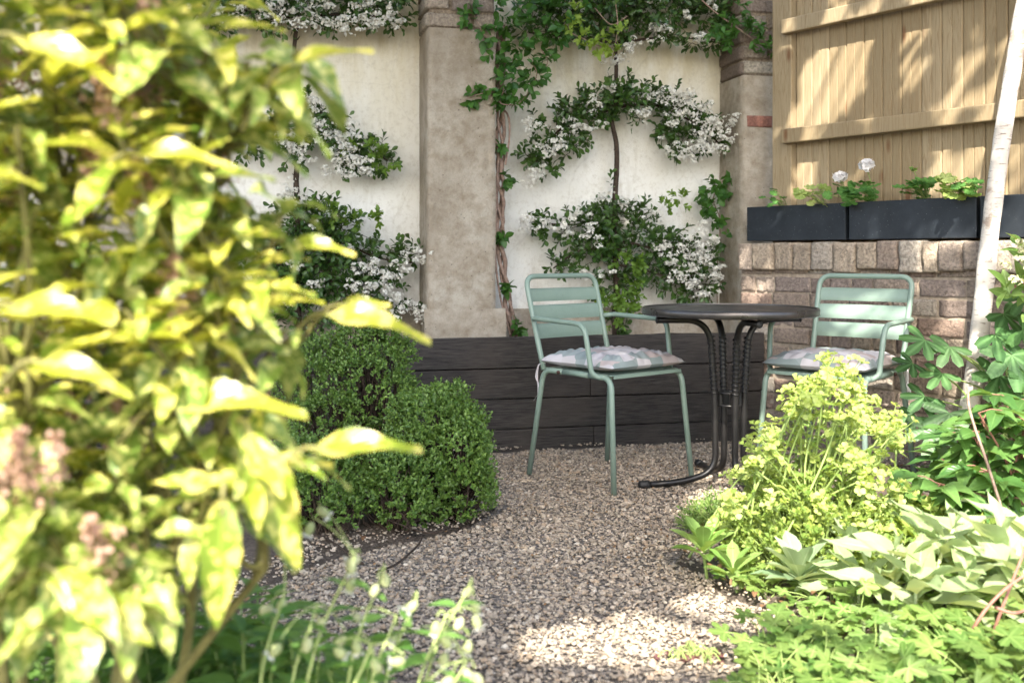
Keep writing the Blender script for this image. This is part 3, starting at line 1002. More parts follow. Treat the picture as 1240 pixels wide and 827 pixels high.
def blob_sprigs(B, per, nl, ang, lenf=.8, flat=1.0, out=None):
    """B rows (x,y,z,r): shoots fanning from the inside of every clump"""
    st, dr, ln = [], [], []
    for x, y, z, r in B:
        n = max(4, int(per * (r / .06) ** 2))
        d = runit(n) + np.array([0, -.35, .25]); d = nrm(d * np.array([1, flat, 1]))
        st.append(np.array([x, y, z]) + d * r * .25 * rng.random((n, 1)) + rng.normal(size=(n, 3)) * r * .25 * np.array([1, flat, 1]))
        dr.append(d); ln.append(r * lenf * rng.uniform(.6, 1.15, n))
    st, dr, ln = np.concatenate(st), np.concatenate(dr), np.concatenate(ln)
    return (st, dr, ln) + sprig(st, dr, ln, nl, ang)


# ------------------------------------------------------------------ firethorn trained flat on the wall
def firethorn(label, spx, sy0, sy1, arms, blobs, heads, young):
    """everything stands 5 to 25 cm in front of the rendered panel"""
    def onw(px, py, d=.12):
        s = ws(px, PD + d); p = wp(s, PD + d, 0)
        return at(px, py, p[1])
    base = onw(spx, 440, .10)
    t = thing('firethorn', label, 'climbing shrub', (base[0], base[1], .49), 0, 'firethorns trained on the wall')
    tb_ = Tubes()
    ys = np.linspace(sy0, 440, 14)
    cc_ = curve([onw(spx + 1.3 * math.sin(i * 1.7) + rng.normal() * 1.2, y, .10) for i, y in enumerate(ys)], 60)
    tb_.add(cc_, np.linspace(.010, .020, len(cc_)), 8)
    for i in range(14):
        p = onw(spx, rng.uniform(sy0, 430), .10); tb_.add([p, p + np.array([rng.normal() * .03, -.02, .012])], [.004, .002], 5)
    tb_.build('trunk', bark, t)
    br = Tubes()
    for arm in arms: 
        c = curve([onw(x, y, .11 + .03 * rng.random()) for x, y in arm], 16); br.add(c, np.linspace(.009, .004, len(c)), 6)
    B = np.array([[*onw(x, y, .10 + .07 * rng.random()), r / F * 5.4] for x, y, r in blobs])
    st, dr, ln, P, D, Nn = blob_sprigs(B, 11, 7, 55, 1.05, .75)
    for a, b, l in zip(st[::2], dr[::2], ln[::2]): br.add([a, a + b * l * .5 + [0, 0, .004], a + b * l], [.0018, .0015, .001], 4)
    br.build('branches', bark, t)
    n = len(P); m = rng.random(n) < .86
    leaves('foliage', P_ob, P[m], D[m], Nn[m], rng.uniform(.028, .048, m.sum()), .25, L_pyr, t)
    Y = np.array([[*onw(x, y, .2), r / F * 5.4] for x, y, r in young])
    st, dr, ln, P, D, Nn = blob_sprigs(Y, 16, 8, 50, 1.15, .75)
    leaves('young_leaves', P_ob, P, D, Nn, rng.uniform(.024, .04, len(P)), .25, L_pyr2, t)
    for x, y, r in heads:
        r_ = r / F * 5.9
        florets('flower_head', onw(x, y, .22 + .03 * rng.random()), r_, int(115 * (r / 11) ** 2) + 18, t, size=.0066)
    return t


firethorn('espaliered firethorn with white blossom on the bay behind the left chair', 745, 55, 440,
          [[(745, 132), (700, 143), (665, 170), (645, 205)], [(745, 130), (795, 128), (845, 152), (875, 178)], [(745, 262), (700, 272), (645, 270)], [(745, 300), (700, 305), (670, 325)], [(745, 290), (800, 305), (845, 335)], [(745, 320), (790, 330), (850, 352)], [(745, 52), (690, 45), (640, 40)], [(745, 52), (810, 46), (885, 50)]],
          [(745, 122, 24), (722, 130, 20), (768, 128, 24), (700, 142, 20), (680, 160, 20), (658, 182, 19), (688, 178, 18), (670, 205, 11), (640, 190, 12), (705, 165, 12), (790, 122, 17), (818, 140, 22), (845, 150, 20), (800, 160, 12), (830, 172, 20), (860, 172, 17), (812, 182, 11), (880, 165, 8), (650, 150, 10), (735, 150, 14), (757, 108, 12), (690, 135, 14),
           (742, 262, 26), (720, 276, 22), (765, 268, 20), (690, 276, 18), (660, 274, 14), (640, 268, 9), (745, 300, 26), (715, 308, 22), (690, 325, 14), (672, 322, 11), (785, 290, 20), (812, 300, 22), (790, 322, 22), (832, 312, 24), (815, 340, 20), (845, 342, 20), (860, 310, 16), (835, 358, 14), (862, 358, 10), (745, 340, 20), (725, 350, 14), (770, 345, 14), (745, 395, 12),
           (650, 22, 30), (690, 8, 34), (735, 14, 34), (780, 8, 32), (820, 14, 30), (860, 12, 26), (890, 25, 18), (760, 38, 22), (800, 42, 16), (840, 50, 13), (875, 45, 18), (715, 45, 18), (720, -25, 36), (780, -25, 36), (840, -25, 34), (900, -10, 22)],
          [(645, 150, 11), (695, 151, 10), (671, 176, 14), (727, 152, 6), (647, 219, 10), (778, 138, 11), (741, 107, 8), (717, 125, 9), (797, 116, 12), (816, 142, 12), (831, 118, 12), (855, 145, 14), (873, 158, 12), (850, 170, 14), (836, 185, 13), (868, 182, 11), (809, 177, 9), (880, 150, 9), (843, 132, 11), (648, 205, 6), (664, 190, 8), (884, 168, 9), (820, 190, 8), (700, 152, 7),
           (641, 271, 11), (678, 277, 8), (717, 281, 11), (703, 262, 9), (734, 240, 9), (756, 247, 8), (792, 263, 8), (850, 276, 11), (831, 300, 14), (850, 312, 13), (845, 330, 14), (821, 334, 11), (868, 343, 9), (804, 300, 9), (861, 290, 10), (710, 334, 7), (734, 329, 6), (838, 345, 10), (853, 355, 9), (812, 315, 9), (868, 325, 8), (690, 282, 7), (660, 268, 7),
           (803, 35, 13), (851, 49, 10), (732, 72, 7), (752, 70, 9), (765, 58, 9), (700, 8, 8), (830, 17, 7), (790, 2, 9), (862, 5, 8), (742, 76, 6)],
          [(825, 243, 9), (752, 360, 13), (760, 378, 12), (742, 385, 11), (770, 340, 10), (733, 362, 9), (805, 250, 7), (750, 312, 9), (770, 318, 8)])

firethorn('espaliered firethorn with white blossom on the bay behind the yellow spotted shrub', 360, 30, 440,
          [[(360, 130), (395, 140), (430, 170), (470, 195)], [(360, 150), (325, 160), (290, 170)], [(360, 262), (400, 280), (450, 310), (500, 318)], [(360, 300), (400, 340), (470, 365)], [(360, 20), (420, 18), (485, 22)], [(360, 22), (300, 15), (220, 12)], [(360, 280), (310, 290), (260, 300)]],
          [(372, 138, 14), (392, 150, 20), (382, 170, 16), (410, 170, 20), (432, 182, 18), (455, 190, 18), (470, 202, 12), (425, 200, 14), (352, 190, 16), (330, 160, 20), (300, 170, 20), (372, 118, 9),
           (365, 262, 24), (390, 268, 24), (415, 282, 22), (385, 295, 26), (360, 300, 26), (410, 310, 24), (440, 310, 20), (462, 318, 18), (488, 310, 15), (505, 305, 10), (430, 335, 20), (455, 345, 18), (390, 335, 28), (350, 340, 26), (480, 345, 12), (470, 372, 14), (500, 372, 10), (410, 365, 24), (440, 380, 20), (370, 380, 26), (320, 300, 28), (280, 300, 26), (320, 350, 26),
           (220, 10, 26), (260, 8, 28), (300, 6, 26), (340, 14, 24), (372, 12, 22), (400, 20, 20), (428, 8, 22), (455, 16, 20), (478, 20, 15), (300, -20, 30), (360, -22, 30), (430, -20, 30), (480, -14, 22), (190, 25, 20)],
          [(388, 118, 11), (400, 124, 10), (374, 122, 8), (378, 148, 10), (395, 158, 11), (412, 168, 12), (388, 172, 9), (404, 186, 10), (415, 203, 13), (400, 208, 9), (432, 196, 11), (445, 205, 9), (360, 178, 11), (368, 195, 8), (428, 178, 9), (350, 235, 11), (343, 246, 9), (362, 240, 7), (420, 160, 9),
           (432, 325, 9), (450, 325, 11), (462, 338, 10), (475, 330, 9), (502, 312, 10), (515, 308, 8), (490, 325, 9), (472, 352, 10), (485, 365, 10), (505, 380, 10), (515, 376, 8), (425, 345, 8), (445, 350, 9), (385, 345, 8), (360, 322, 8), (380, 275, 5), (420, 300, 7), (475, 385, 9),
           (340, 8, 12), (362, 26, 12), (380, 12, 13), (400, 6, 11), (412, 28, 11), (438, 15, 13), (455, 28, 11), (470, 15, 10), (482, 28, 9), (425, 36, 10), (390, 30, 9), (360, 6, 9), (322, 20, 10), (290, 10, 11), (265, 16, 10), (240, 8, 10), (448, 2, 10)],
          [(466, 196, 10), (452, 182, 9), (440, 266, 8), (455, 262, 7), (400, 256, 10), (425, 272, 9), (372, 258, 9), (420, 118 + 60, 6)])

# ------------------------------------------------------------------ honeysuckle-like climber on the pillar edge
def wallpt(px, py, d):
    s = ws(px, d); return at(px, py, wp(s, d, 0)[1])


cb = wallpt(622, 412, -.1)
cl = thing('climbing_vine', 'leafy green climber with twisted bare stems at the edge of the concrete pillar', 'climber', (cb[0], cb[1], .49))
tv = Tubes()
for ph, r in ((0, .010), (2.1, .012), (4.2, .007)):
    pts = []
    for i, y in enumerate(np.linspace(30, 425, 34)):
        x = 606 + 18 * max(0, (y - 300) / 110) ** 1.3 + 4.0 * math.sin(i * .75 + ph) + rng.normal() * .8
        pts.append(wallpt(x, y, -.10 + .02 * math.cos(i * .75 + ph)))
    c = curve(pts, 100); tv.add(c, r, 7)
pts = [wallpt(x, y, -.06) for x, y in ((618, 405), (606, 360), (600, 310), (601, 240), (604, 180))]; tv.add(curve(pts, 30), .006, 6)
pts = [wallpt(x, y, -.08) for x, y in ((612, 200), (617, 165), (615, 140), (603, 128))]; tv.add(curve(pts, 30), .006, 6)
shoots = [[(603, 110), (590, 112), (575, 116), (562, 122)], [(640, 70), (650, 90), (640, 112), (628, 126)], [(655, 60), (663, 75), (655, 90)], [(690, 20), (690, 38), (708, 48), (722, 55), (745, 58)], [(745, 0), (748, 30), (745, 55), (742, 70)], [(720, 10), (740, 30), (760, 20)], [(600, 60), (585, 40), (570, 12)], [(610, 110), (606, 125), (625, 128)]]
for sh in shoots: c = curve([wallpt(x, y, .02) for x, y in sh], 16); tv.add(c, .0025, 5)
tv.build('stems', vine_bark, cl)
Bv = [(600, 15), (625, 10), (650, 5), (675, 12), (700, 5), (590, 40), (615, 38), (640, 35), (662, 40), (685, 32), (604, 62), (628, 60), (655, 58), (672, 52), (618, 80), (640, 78), (608, 98), (620, 95), (612, 112), (650, 88), (662, 78), (636, 104), (628, 120), (604, 122), (590, 114), (574, 117), (570, 15), (575, 30), (612, 125), (640, -15), (600, -15), (690, -15), (645, 100), (605, 180), (612, 215), (608, 290), (616, 350), (626, 395)]
B = np.array([[*wallpt(x, y, .0 if y < 130 else -.05), (.055 if y < 105 else .04 if y < 130 else .017)] for x, y in Bv])
st, dr, ln, P, D, Nn = blob_sprigs(B, 5, 6, 65, 1.1, .6)
D = nrm(D + np.array([0, 0, -.35]))
leaves('foliage', P_el5, P, D, Nn, rng.uniform(.030, .058, len(P)), .30, L_vine, cl)
Bv = [(690, 38), (705, 48), (722, 54), (740, 58), (745, 66), (695, 20), (733, 62), (750, 40), (715, 60), (700, 12)]
B = np.array([[*wallpt(x, y, .05), .035] for x, y in Bv])
st, dr, ln, P, D, Nn = blob_sprigs(B, 9, 5, 60, 1.2, .6)
leaves('tip_leaves', P_ov, P, D, Nn, rng.uniform(.022, .042, len(P)), .28, L_vine2, cl)

# the little ivy on the right-hand pillar, and the fresh growth over its top
ib = wallpt(872, 410, -.2)
iv = thing('wall_creeper', 'small sparse creeper with heart shaped leaves on the right hand pillar', 'climber', (ib[0], ib[1], .49))
ti = Tubes(); pl_ = [(872, 420), (868, 340), (872, 270), (864, 240), (880, 212)]
ti.add(curve([wallpt(x, y, -.2) for x, y in pl_], 40), .003, 5); ti.add(curve([wallpt(x, y, -.2) for x, y in ((866, 245), (852, 240), (850, 250))], 10), .002, 5)
ti.build('stem', vine_bark, iv)
B = np.array([[*wallpt(x, y, -.17), .032] for x, y in ((884, 222), (872, 228), (860, 226), (854, 240), (868, 238), (864, 262), (872, 272), (876, 290), (850, 252), (880, 240), (862, 250))])
st, dr, ln, P, D, Nn = blob_sprigs(B, 5, 4, 65, 1.0, .5)
leaves('foliage', P_ov, P, nrm(D + [0, 0, -.4]), Nn, rng.uniform(.03, .05, len(P)), .42, L_vine, iv)
ob = wallpt(905, 20, .05)
B = np.array([[*wallpt(x, y, .06), .04] for x, y in ((880, 30), (895, 38), (912, 44), (925, 52), (905, 30), (885, 48), (868, 40), (890, 12), (915, 36), (933, 62))])
sh = thing('wall_creeper', 'bright green leafy shoots hanging over the brick top of the right hand pillar', 'climber', (ob[0], ob[1], 2.1))
st, dr, ln, P, D, Nn = blob_sprigs(B, 7, 6, 55, 1.2, .6)
leaves('foliage', P_la, P, nrm(D + [0, 0, -.2]), Nn, rng.uniform(.03, .055, len(P)), .22, L_vine, sh)
ti = Tubes(); ti.add(curve([wallpt(x, y, .03) for x, y in ((820, -30), (860, 10), (895, 36), (935, 64))], 24), .004, 5); ti.build('stem', vine_bark, sh)

# ------------------------------------------------------------------ clipped box
def box_bush(label, lumps, ntuft, base, seed):
    t = thing('box_shrub', label, 'shrub', base, 0, 'clipped box shrubs')
    L = np.array(lumps)                                        # x,y,z,r
    kids = []
    for x, y, z, r in L:                                       # smaller bosses of growth all over the big ones
        dd = runit(16)
        for q in dd: kids.append([x + q[0] * r * .64, y + q[1] * r * .64, z + q[2] * r * .64, r * rng.uniform(.34, .50)])
    big_ = L; L = np.concatenate([L * [1, 1, 1, .8], np.array(kids)])
    wgt = L[:, 3] ** 1.7; k_ = rng.choice(len(L), ntuft, p=wgt / wgt.sum())
    d = runit(ntuft); d[:, 2] = np.where(d[:, 2] < -.5, -d[:, 2], d[:, 2])
    rr = L[k_, 3] * (.74 + .26 * rng.random(ntuft) ** .5) * (.88 + .24 * fbm(d[:, 0] * 5 + seed, d[:, 2] * 5 + d[:, 1] * 4))
    st = L[k_, :3] + d * rr[:, None]
    # drop tufts buried in a neighbour
    bur = np.zeros(ntuft, bool)
    for q in range(len(L)):
        bur |= (np.linalg.norm(st - L[q, :3], axis=1) < L[q, 3] * .70)
    okk = (st[:, 2] > .015) & ~bur
    st, d = st[okk], d[okk]
    dr = nrm(d + np.array([0, 0, .5]) + rng.normal(size=d.shape) * .35)
    ln = rng.uniform(.022, .052, len(st))
    P, D, Nn = sprig(st, dr, ln, 8, 62, 0, .5, .3, 1.57)
    leaves('foliage', P_el, P, D, Nn, rng.uniform(.0095, .015, len(P)), .34, L_box, t)
    tw = Tubes()
    L = big_
    for a in range(len(L)):
        for q in range(40):
            e = L[a, :3] + runit(1)[0] * L[a, 3] * .9; e[2] = max(e[2], .02)
            c0 = np.array([base[0], base[1], .0]) * .4 + np.array([L[a, 0], L[a, 1], 0]) * .6
            m_ = (c0 + e) / 2 + rng.normal(size=3) * .03
            cq = curve([c0, m_, e], 6); tw.add(cq, np.linspace(.005, .0015, len(cq)), 4)
    tw.build('branches', bark, t)
    return t


def lump(px, py, Y, r): return [*at(px, py, Y), r / F * Y]


box_bush('round clipped box shrub standing forward on the gravel edge', [lump(538, 555, 3.62, 56), lump(522, 522, 3.66, 46), lump(552, 592, 3.6, 44), lump(510, 592, 3.56, 44), lump(556, 542, 3.72, 40), lump(540, 500, 3.72, 30)], 8000, gnd(545, 628), 1)
box_bush('taller box shrub behind the round one, against the timber bed', [lump(448, 460, 4.1, 54), lump(462, 428, 4.15, 34), lump(435, 425, 4.15, 32), lump(425, 490, 4.05, 52), lump(462, 488, 4.05, 40), lump(430, 545, 4.0, 52), lump(395, 530, 4.0, 56), lump(385, 470, 4.1, 56)], 9000, gnd(450, 590), 5)
box_bush('small loose box shrub low in front of the other two', [lump(478, 592, 3.44, 38), lump(465, 572, 3.48, 30), lump(485, 615, 3.40, 28)], 2200, gnd(478, 645), 8)
box_bush('loose box shrub half hidden behind the yellow spotted shrub', [lump(395, 600, 3.4, 42), lump(375, 580, 3.45, 42), lump(410, 620, 3.36, 24), lump(345, 600, 3.4, 46)], 3600, gnd(385, 650), 12)
# ------------------------------------------------------------------ spurge, lime yellow
def stemplant(): pass


eb = np.array([.86, 3.05, 0.0])
eu = thing('spurge', 'large lime yellow flowering spurge in front of the right chair', 'flowering plant', eb)
ts = Tubes(); BP_, BD_, BN_ = [], [], []; LP_, LD_, LN_ = [], [], []
tips = []
for i in range(135):
    px = rng.uniform(858, 1096)
    lo_ = float(np.interp(px, [856, 872, 900, 925, 945, 970, 1000, 1030, 1055, 1075, 1096], [640, 612, 568, 525, 492, 458, 436, 440, 474, 490, 498]))
    lo_ += 34 * (float(vnoise(px / 19., 3.3)) - .35)
    py = lo_ + (rng.uniform(-4, 30) if i < 50 else rng.uniform(20, 170))
    if py > 655: continue
    tips.append((px, py, rng.uniform(2.86, 3.3)))
for px, py, Y in tips:
    tip = at(px, py, Y)
    b0 = eb + np.array([rng.normal() * .10, rng.normal() * .08, .01])
    mid = b0 * .45 + tip * .55; mid[2] += .02; mid += rng.normal(size=3) * .015
    c = curve([b0, mid, tip], 12); ts.add(c, np.linspace(.0042, .0022, len(c)), 6, (rng.random(), .5, .5, 1))
    up = nrm(c[-1] - c[-3] + [0, 0, .03])
    nr_ = rng.integers(7, 12)
    d = nrm(up * .8 + runit(nr_) * .85)
    L = rng.uniform(.022, .05, nr_)
    e = tip + d * L[:, None] - up * rng.uniform(0, .05, (nr_, 1))
    for q in range(nr_): ts.add([e[q] - d[q] * L[q], e[q]], [.0013, .001], 4, (.7, .5, .5, 1))
    for q in range(nr_):
        for h in range(2):
            cpos = e[q] + (rng.normal(size=3) * .008 if h else 0)
            ax = nrm(d[q] + np.array([0, -.2, .5]) + rng.normal(size=3) * .3)
            u = nrm(np.cross(ax, runit(1)[0]))
            for sgn in (-1, 1):
                BP_.append(cpos); BD_.append(nrm(u * sgn + ax * .28)); BN_.append(ax)
    # leaves in a loose spiral up the stem
    for q in range(15):
        tt = rng.uniform(.25, .97); p = c[int(tt * (len(c) - 1))]
        a = rng.random() * 6.28; dd = nrm([math.cos(a), math.sin(a), rng.uniform(-.25, .35)])
        LP_.append(p); LD_.append(dd); LN_.append(nrm([0, -.2, 1] + rng.normal(size=3) * .25))
ts.build('stems', green_stem, eu)
nB = len(BP_)
leaves('bracts', P_rd, np.array(BP_), np.array(BD_), np.array(BN_), rng.uniform(.0115, .019, nB), .52, L_eup, eu)
leaves('foliage', P_la, np.array(LP_), np.array(LD_), np.array(LN_), rng.uniform(.022, .042, len(LP_)), .16, L_eup2, eu)


def low_mound(name, label, cat, C, rx, ry, h, n, pr, mat, ln, wd, stem=green_stem, kind=None, group=None, nl=7, ang=55, slen=.07):
    """a low cushion of short leafy shoots"""
    t = thing(name, label, cat, C, 0, group)
    a = rng.random(n) * 6.28; r = np.sqrt(rng.random(n))
    st = np.stack([C[0] + rx * r * np.cos(a), C[1] + ry * r * np.sin(a), .01 + h * (1 - r ** 2) * rng.uniform(.35, 1, n)], -1)
    dr = nrm(np.stack([np.cos(a) * r * .7, np.sin(a) * r * .7, np.full(n, .8)], -1) + rng.normal(size=(n, 3)) * .3)
    P, D, Nn = sprig(st, dr, slen * rng.uniform(.6, 1.2, n), nl, ang)
    leaves('foliage', pr, P, D, Nn, rng.uniform(ln * .7, ln * 1.25, len(P)), wd, mat, t)
    tt = Tubes()
    for p, d in zip(st, dr): tt.add([[p[0] * .6 + C[0] * .4, p[1] * .6 + C[1] * .4, 0], p, p + d * slen], [.002, .0017, .0012], 4)
    tt.build('stems', stem, t)
    return t


low_mound('thyme_mound', 'fine yellow green leafy mound under the lime spurge', 'ground cover', np.array([.89, 3.0, 0]), .25, .2, .28, 800, P_ob, L_eup2, .016, .34, slen=.05)
low_mound('thyme_mound', 'low dark green fine leaved mound left of the spurge, by the table foot', 'ground cover', np.array([.70, 3.42, 0]), .10, .09, .08, 260, P_la, L_box, .016, .16)
low_mound('leafy_undergrowth', 'shaded green leaves filling in beneath spurge and peony', 'ground cover', np.array([1.22, 3.0, 0]), .34, .34, .12, 420, P_ov, L_eup2, .032, .3)


def rosette(label, C, n, ln, mat, group, layers=3):
    t = thing('rosette_plant', label, 'plant', (C[0], C[1], 0), 0, group)
    P, D, Nn = [], [], []
    for i in range(n):
        a = i * 2.4 + rng.normal() * .15; e = .15 + 1.0 * i / n
        d = np.array([math.cos(a) * math.cos(e), math.sin(a) * math.cos(e), math.sin(e)])
        P.append(C + np.array([0, 0, .02 * i / n])); D.append(d); Nn.append(nrm([-d[0] * d[2] - 0, -d[1] * d[2], 1.0 - d[2] ** 2 + .05]))
    leaves('leaves', P_ob, np.array(P), np.array(D), np.array(Nn), ln * rng.uniform(.75, 1.1, n), .19, mat, t)
    s = Tubes(); s.add(curve([(C[0] + .01, C[1], 0), (C[0] + .006, C[1], C[2] * .5), C], 8), .005, 6); s.build('stem', green_stem, t)
    return t


rosette('bright green rosette of blunt leaves at the gravel edge, left of the spurge', at(852, 672, 2.92), 18, .11, L_ros, 'leaf rosettes along the gravel edge')
rosette('pale green rosette just right of the outermost one at the gravel edge', at(888, 700, 2.82), 14, .095, L_ros, 'leaf rosettes along the gravel edge')
rosette('blue green rosette of long pointed leaves in front of the spurge', at(968, 706, 2.72), 24, .125, L_ros2, 'leaf rosettes along the gravel edge')
rosette('small blue green rosette behind the pale felted leaves', at(1030, 668, 2.86), 16, .10, L_ros2, 'leaf rosettes along the gravel edge')

# ------------------------------------------------------------------ peony: stems with divided leaves
pb = np.array([1.62, 3.25, 0])
pe = thing('peony', 'bushy glossy green peony at the foot of the birch', 'plant', pb)
ts = Tubes(); P, D, Nn = [], [], []
pts_ = [(1135, 585), (1150, 560), (1175, 520), (1190, 545), (1215, 505), (1240, 520), (1165, 600), (1200, 590), (1230, 570), (1185, 625), (1215, 620), (1245, 610), (1130, 625), (1150, 640), (1200, 655), (1235, 650), (1265, 560), (1280, 610), (1270, 520), (1170, 560), (1210, 545), (1120, 600), (1185, 500), (1225, 485), (1250, 580), (1265, 640), (1160, 535), (1195, 570), (1220, 600), (1260, 490)]
for px, py in pts_:
    Y = rng.uniform(3.0, 3.45)
    tip = at(px, py, Y); b0 = pb + np.array([rng.normal() * .08, rng.normal() * .08, 0])
    mid = (b0 + tip) / 2 + [0, 0, .05]; c = curve([b0, mid, tip], 12); ts.add(c, np.linspace(.005, .003, len(c)), 6)
    base_a = math.atan2(tip[1] - b0[1], tip[0] - b0[0]) if rng.random() < .6 else rng.random() * 6.28
    for lf_ in range(4):
        a = base_a + (lf_ - 1.5) * 1.0 + rng.normal() * .3
        d0 = nrm([math.cos(a), math.sin(a) - .25, rng.uniform(.0, .4)])
        q = tip - nrm(tip - b0) * .03 * lf_; e = q + d0 * .07
        ts.add([q, (q + e) / 2 + [0, 0, .008], e], [.002, .0018, .0015], 5)
        sd_ = nrm(np.cross(d0, UPV))
        for f, (w_, l_) in enumerate(((0, 1.1), (.75, .95), (-.75, .95), (1.5, .7), (-1.5, .7))):
            P.append(e - d0 * .02 * (f > 0)); D.append(nrm(d0 * math.cos(w_) + sd_ * math.sin(w_) + [0, 0, -.08 + rng.normal() * .1])); Nn.append(nrm(UPV + VW * .15 + rng.normal(size=3) * .22))
ts.build('stems', red_stem, pe)
leaves('foliage', P_pe, np.array(P), np.array(D), np.array(Nn), rng.uniform(.08, .13, len(P)), .215, L_peony, pe, rng.uniform(.5, 1.3, len(P)))

# ------------------------------------------------------------------ pale felted sage
sg = thing('felted_sage', 'pale grey green plant with large felted leaves at the lower right', 'plant', np.array([1.02, 2.5, 0]))
ts = Tubes(); P, D, Nn, Ls = [], [], [], []
for px, py, Y, sc in ((1155, 640, 2.55, 1), (1085, 665, 2.55, .9), (1215, 645, 2.5, 1.1), (1110, 700, 2.42, .9), (1170, 690, 2.4, .8), (1240, 690, 2.4, 1), (1050, 690, 2.6, .7), (1130, 655, 2.62, .8), (1265, 650, 2.5, 1)):
    top = at(px, py, Y); b0 = np.array([top[0] * .9 + .1, top[1] + .03, 0.0])
    c = curve([b0, (b0 + top) / 2 + rng.normal(size=3) * .02, top], 12); ts.add(c, np.linspace(.006, .004, len(c)), 6)
    a0_ = rng.random() * 3.14
    for tier in range(5):
        p = c[max(0, len(c) - 1 - tier * 2)]
        for h in (0, 1):
            a = a0_ + tier * 1.57 + h * 3.14 + rng.normal() * .2
            el = 1.1 - .2 * tier if tier else 1.25
            d = nrm([math.cos(a) * math.cos(el), math.sin(a) * math.cos(el) - .1, math.sin(el) * .8])
            P.append(p); D.append(d); Nn.append(nrm(UPV * 1 - d * d[2] + rng.normal(size=3) * .15)); Ls.append((.055 if tier == 0 else .10 + .028 * min(tier, 3)) * sc * rng.uniform(.8, 1.15))
ts.build('stems', plain('felted_stem', (.42, .48, .27), .8, 0, .1), sg)
leaves('leaves', P_sg, np.array(P), np.array(D), np.array(Nn), np.array(Ls) * 1.5, .155, L_sage, sg, rng.uniform(.3, 1.3, len(P)))

# ------------------------------------------------------------------ cranesbill carpet in the corner
def carpet(name, label, spots, mat, pr, ln, group=None, hgt=(.05, .16), wd=1.0, n=26, spread=.11):
    """low plants of lobed leaves on thin stalks"""
    C = np.mean([gnd(*s) for s in spots], 0)
    t = thing(name, label, 'ground cover', C, 0, group)
    ts = Tubes(); P, D, Nn = [], [], []
    for s in spots:
        b = gnd(*s)
        for i in range(n):
            a = rng.random() * 6.28; r = spread * math.sqrt(rng.random())
            tip = b + np.array([r * math.cos(a), r * math.sin(a), rng.uniform(*hgt) * (1 - .4 * r / spread)])
            ts.add(curve([b + rng.normal(size=3) * [.015, .015, 0], (b + tip) / 2 + [0, 0, .02], tip], 6), .0014, 4)
            P.append(tip); d = nrm([math.cos(a), math.sin(a) - .2, rng.uniform(-.1, .35)]); D.append(d); Nn.append(nrm(UPV + VW * .25 + rng.normal(size=3) * .3))
    ts.build('stalks', green_stem, t)
    leaves('leaves', pr, np.array(P), np.array(D), np.array(Nn), rng.uniform(ln * .65, ln * 1.2, len(P)), wd, mat, t)
    return t


carpet('cranesbill', 'bright green lobed cranesbill leaves spilling onto the gravel at the bottom', [(935, 800), (965, 815), (950, 850), (990, 790), (1000, 830), (1030, 850), (930, 850)], L_gc, P_gcl, .036, None, (.02, .13), 1.0, 20, .12)
carpet('cranesbill', 'pale lime cranesbill leaves below the felted sage', [(1040, 775), (1075, 790), (1060, 830), (1100, 810), (1130, 850), (1090, 860), (1010, 750), (1060, 745)], L_ros, P_gcl, .040, None, (.03, .14), 1.0, 17, .13)
carpet('cranesbill', 'cut leaved green cranesbill in the bottom right corner', [(1165, 820), (1200, 800), (1230, 830), (1260, 800), (1200, 860), (1250, 860), (1160, 770), (1220, 770)], L_gc, P_gcl, .046, None, (.04, .19), 1.0, 20, .13)
carpet('cranesbill', 'small lobed green leaves between the blue green rosettes', [(905, 715), (930, 725), (985, 735), (1005, 720)], L_gc, P_gcl, .030, None, (.04, .09), 1.0, 14, .08)
carpet('purple_seedlings', 'small purple leaved seedlings on the sunlit gravel', [(838, 792), (855, 800), (820, 798)], leaf_mat('purple_leaf', (.09, .035, .035), (.15, .06, .055), .2), P_gcl, .012, None, (.008, .02), 1, 14, .045)
# strap leaves and a red cane
gp = gnd(1080, 815)
gs = thing('strap_leaf_plant', 'few arching pale strap leaves in front of the cranesbill', 'plant', gp)
B0 = np.repeat(gp[None], 9, 0) + rng.normal(size=(9, 3)) * [.05, .03, 0]
a = rng.uniform(2.4, 3.9, 9)
leaves('leaves', P_st, B0, np.stack([np.cos(a), np.sin(a) * .5, np.full(9, .55)], -1), np.tile(UPV, (9, 1)), rng.uniform(.16, .28, 9), .012, L_grass, gs, rng.uniform(1.2, 2.2, 9))
rb = gnd(1168, 800)
rc = thing('bramble_cane', 'bare reddish arching canes in the lower right corner', 'plant', rb)
for pts in ([(1160, 800, 2.25), (1185, 750, 2.2), (1215, 715, 2.2), (1250, 690, 2.25)], [(1195, 790, 2.3), (1212, 740, 2.25), (1245, 655, 2.25)], [(1205, 735, 2.25), (1228, 742, 2.25), (1250, 735, 2.3)]):
    ts = Tubes(); c = curve([at(*p) for p in pts], 16); ts.add(c, np.linspace(.0042, .003, len(c)), 6); ts.build('cane', red_stem, rc)
b2 = at(1240, 700, 2.8) * [1, 1, 0]
dk = thing('dead_stem', 'single bare brown stem standing up through the peony, right of the birch', 'plant stem', b2)
ts = Tubes(); c = curve([b2, at(1220, 640, 2.9), at(1195, 560, 2.88), at(1175, 500, 2.9), at(1172, 470, 2.92)], 20); ts.add(c, np.linspace(.005, .0035, len(c)), 6); ts.build('stem', vine_bark, dk)

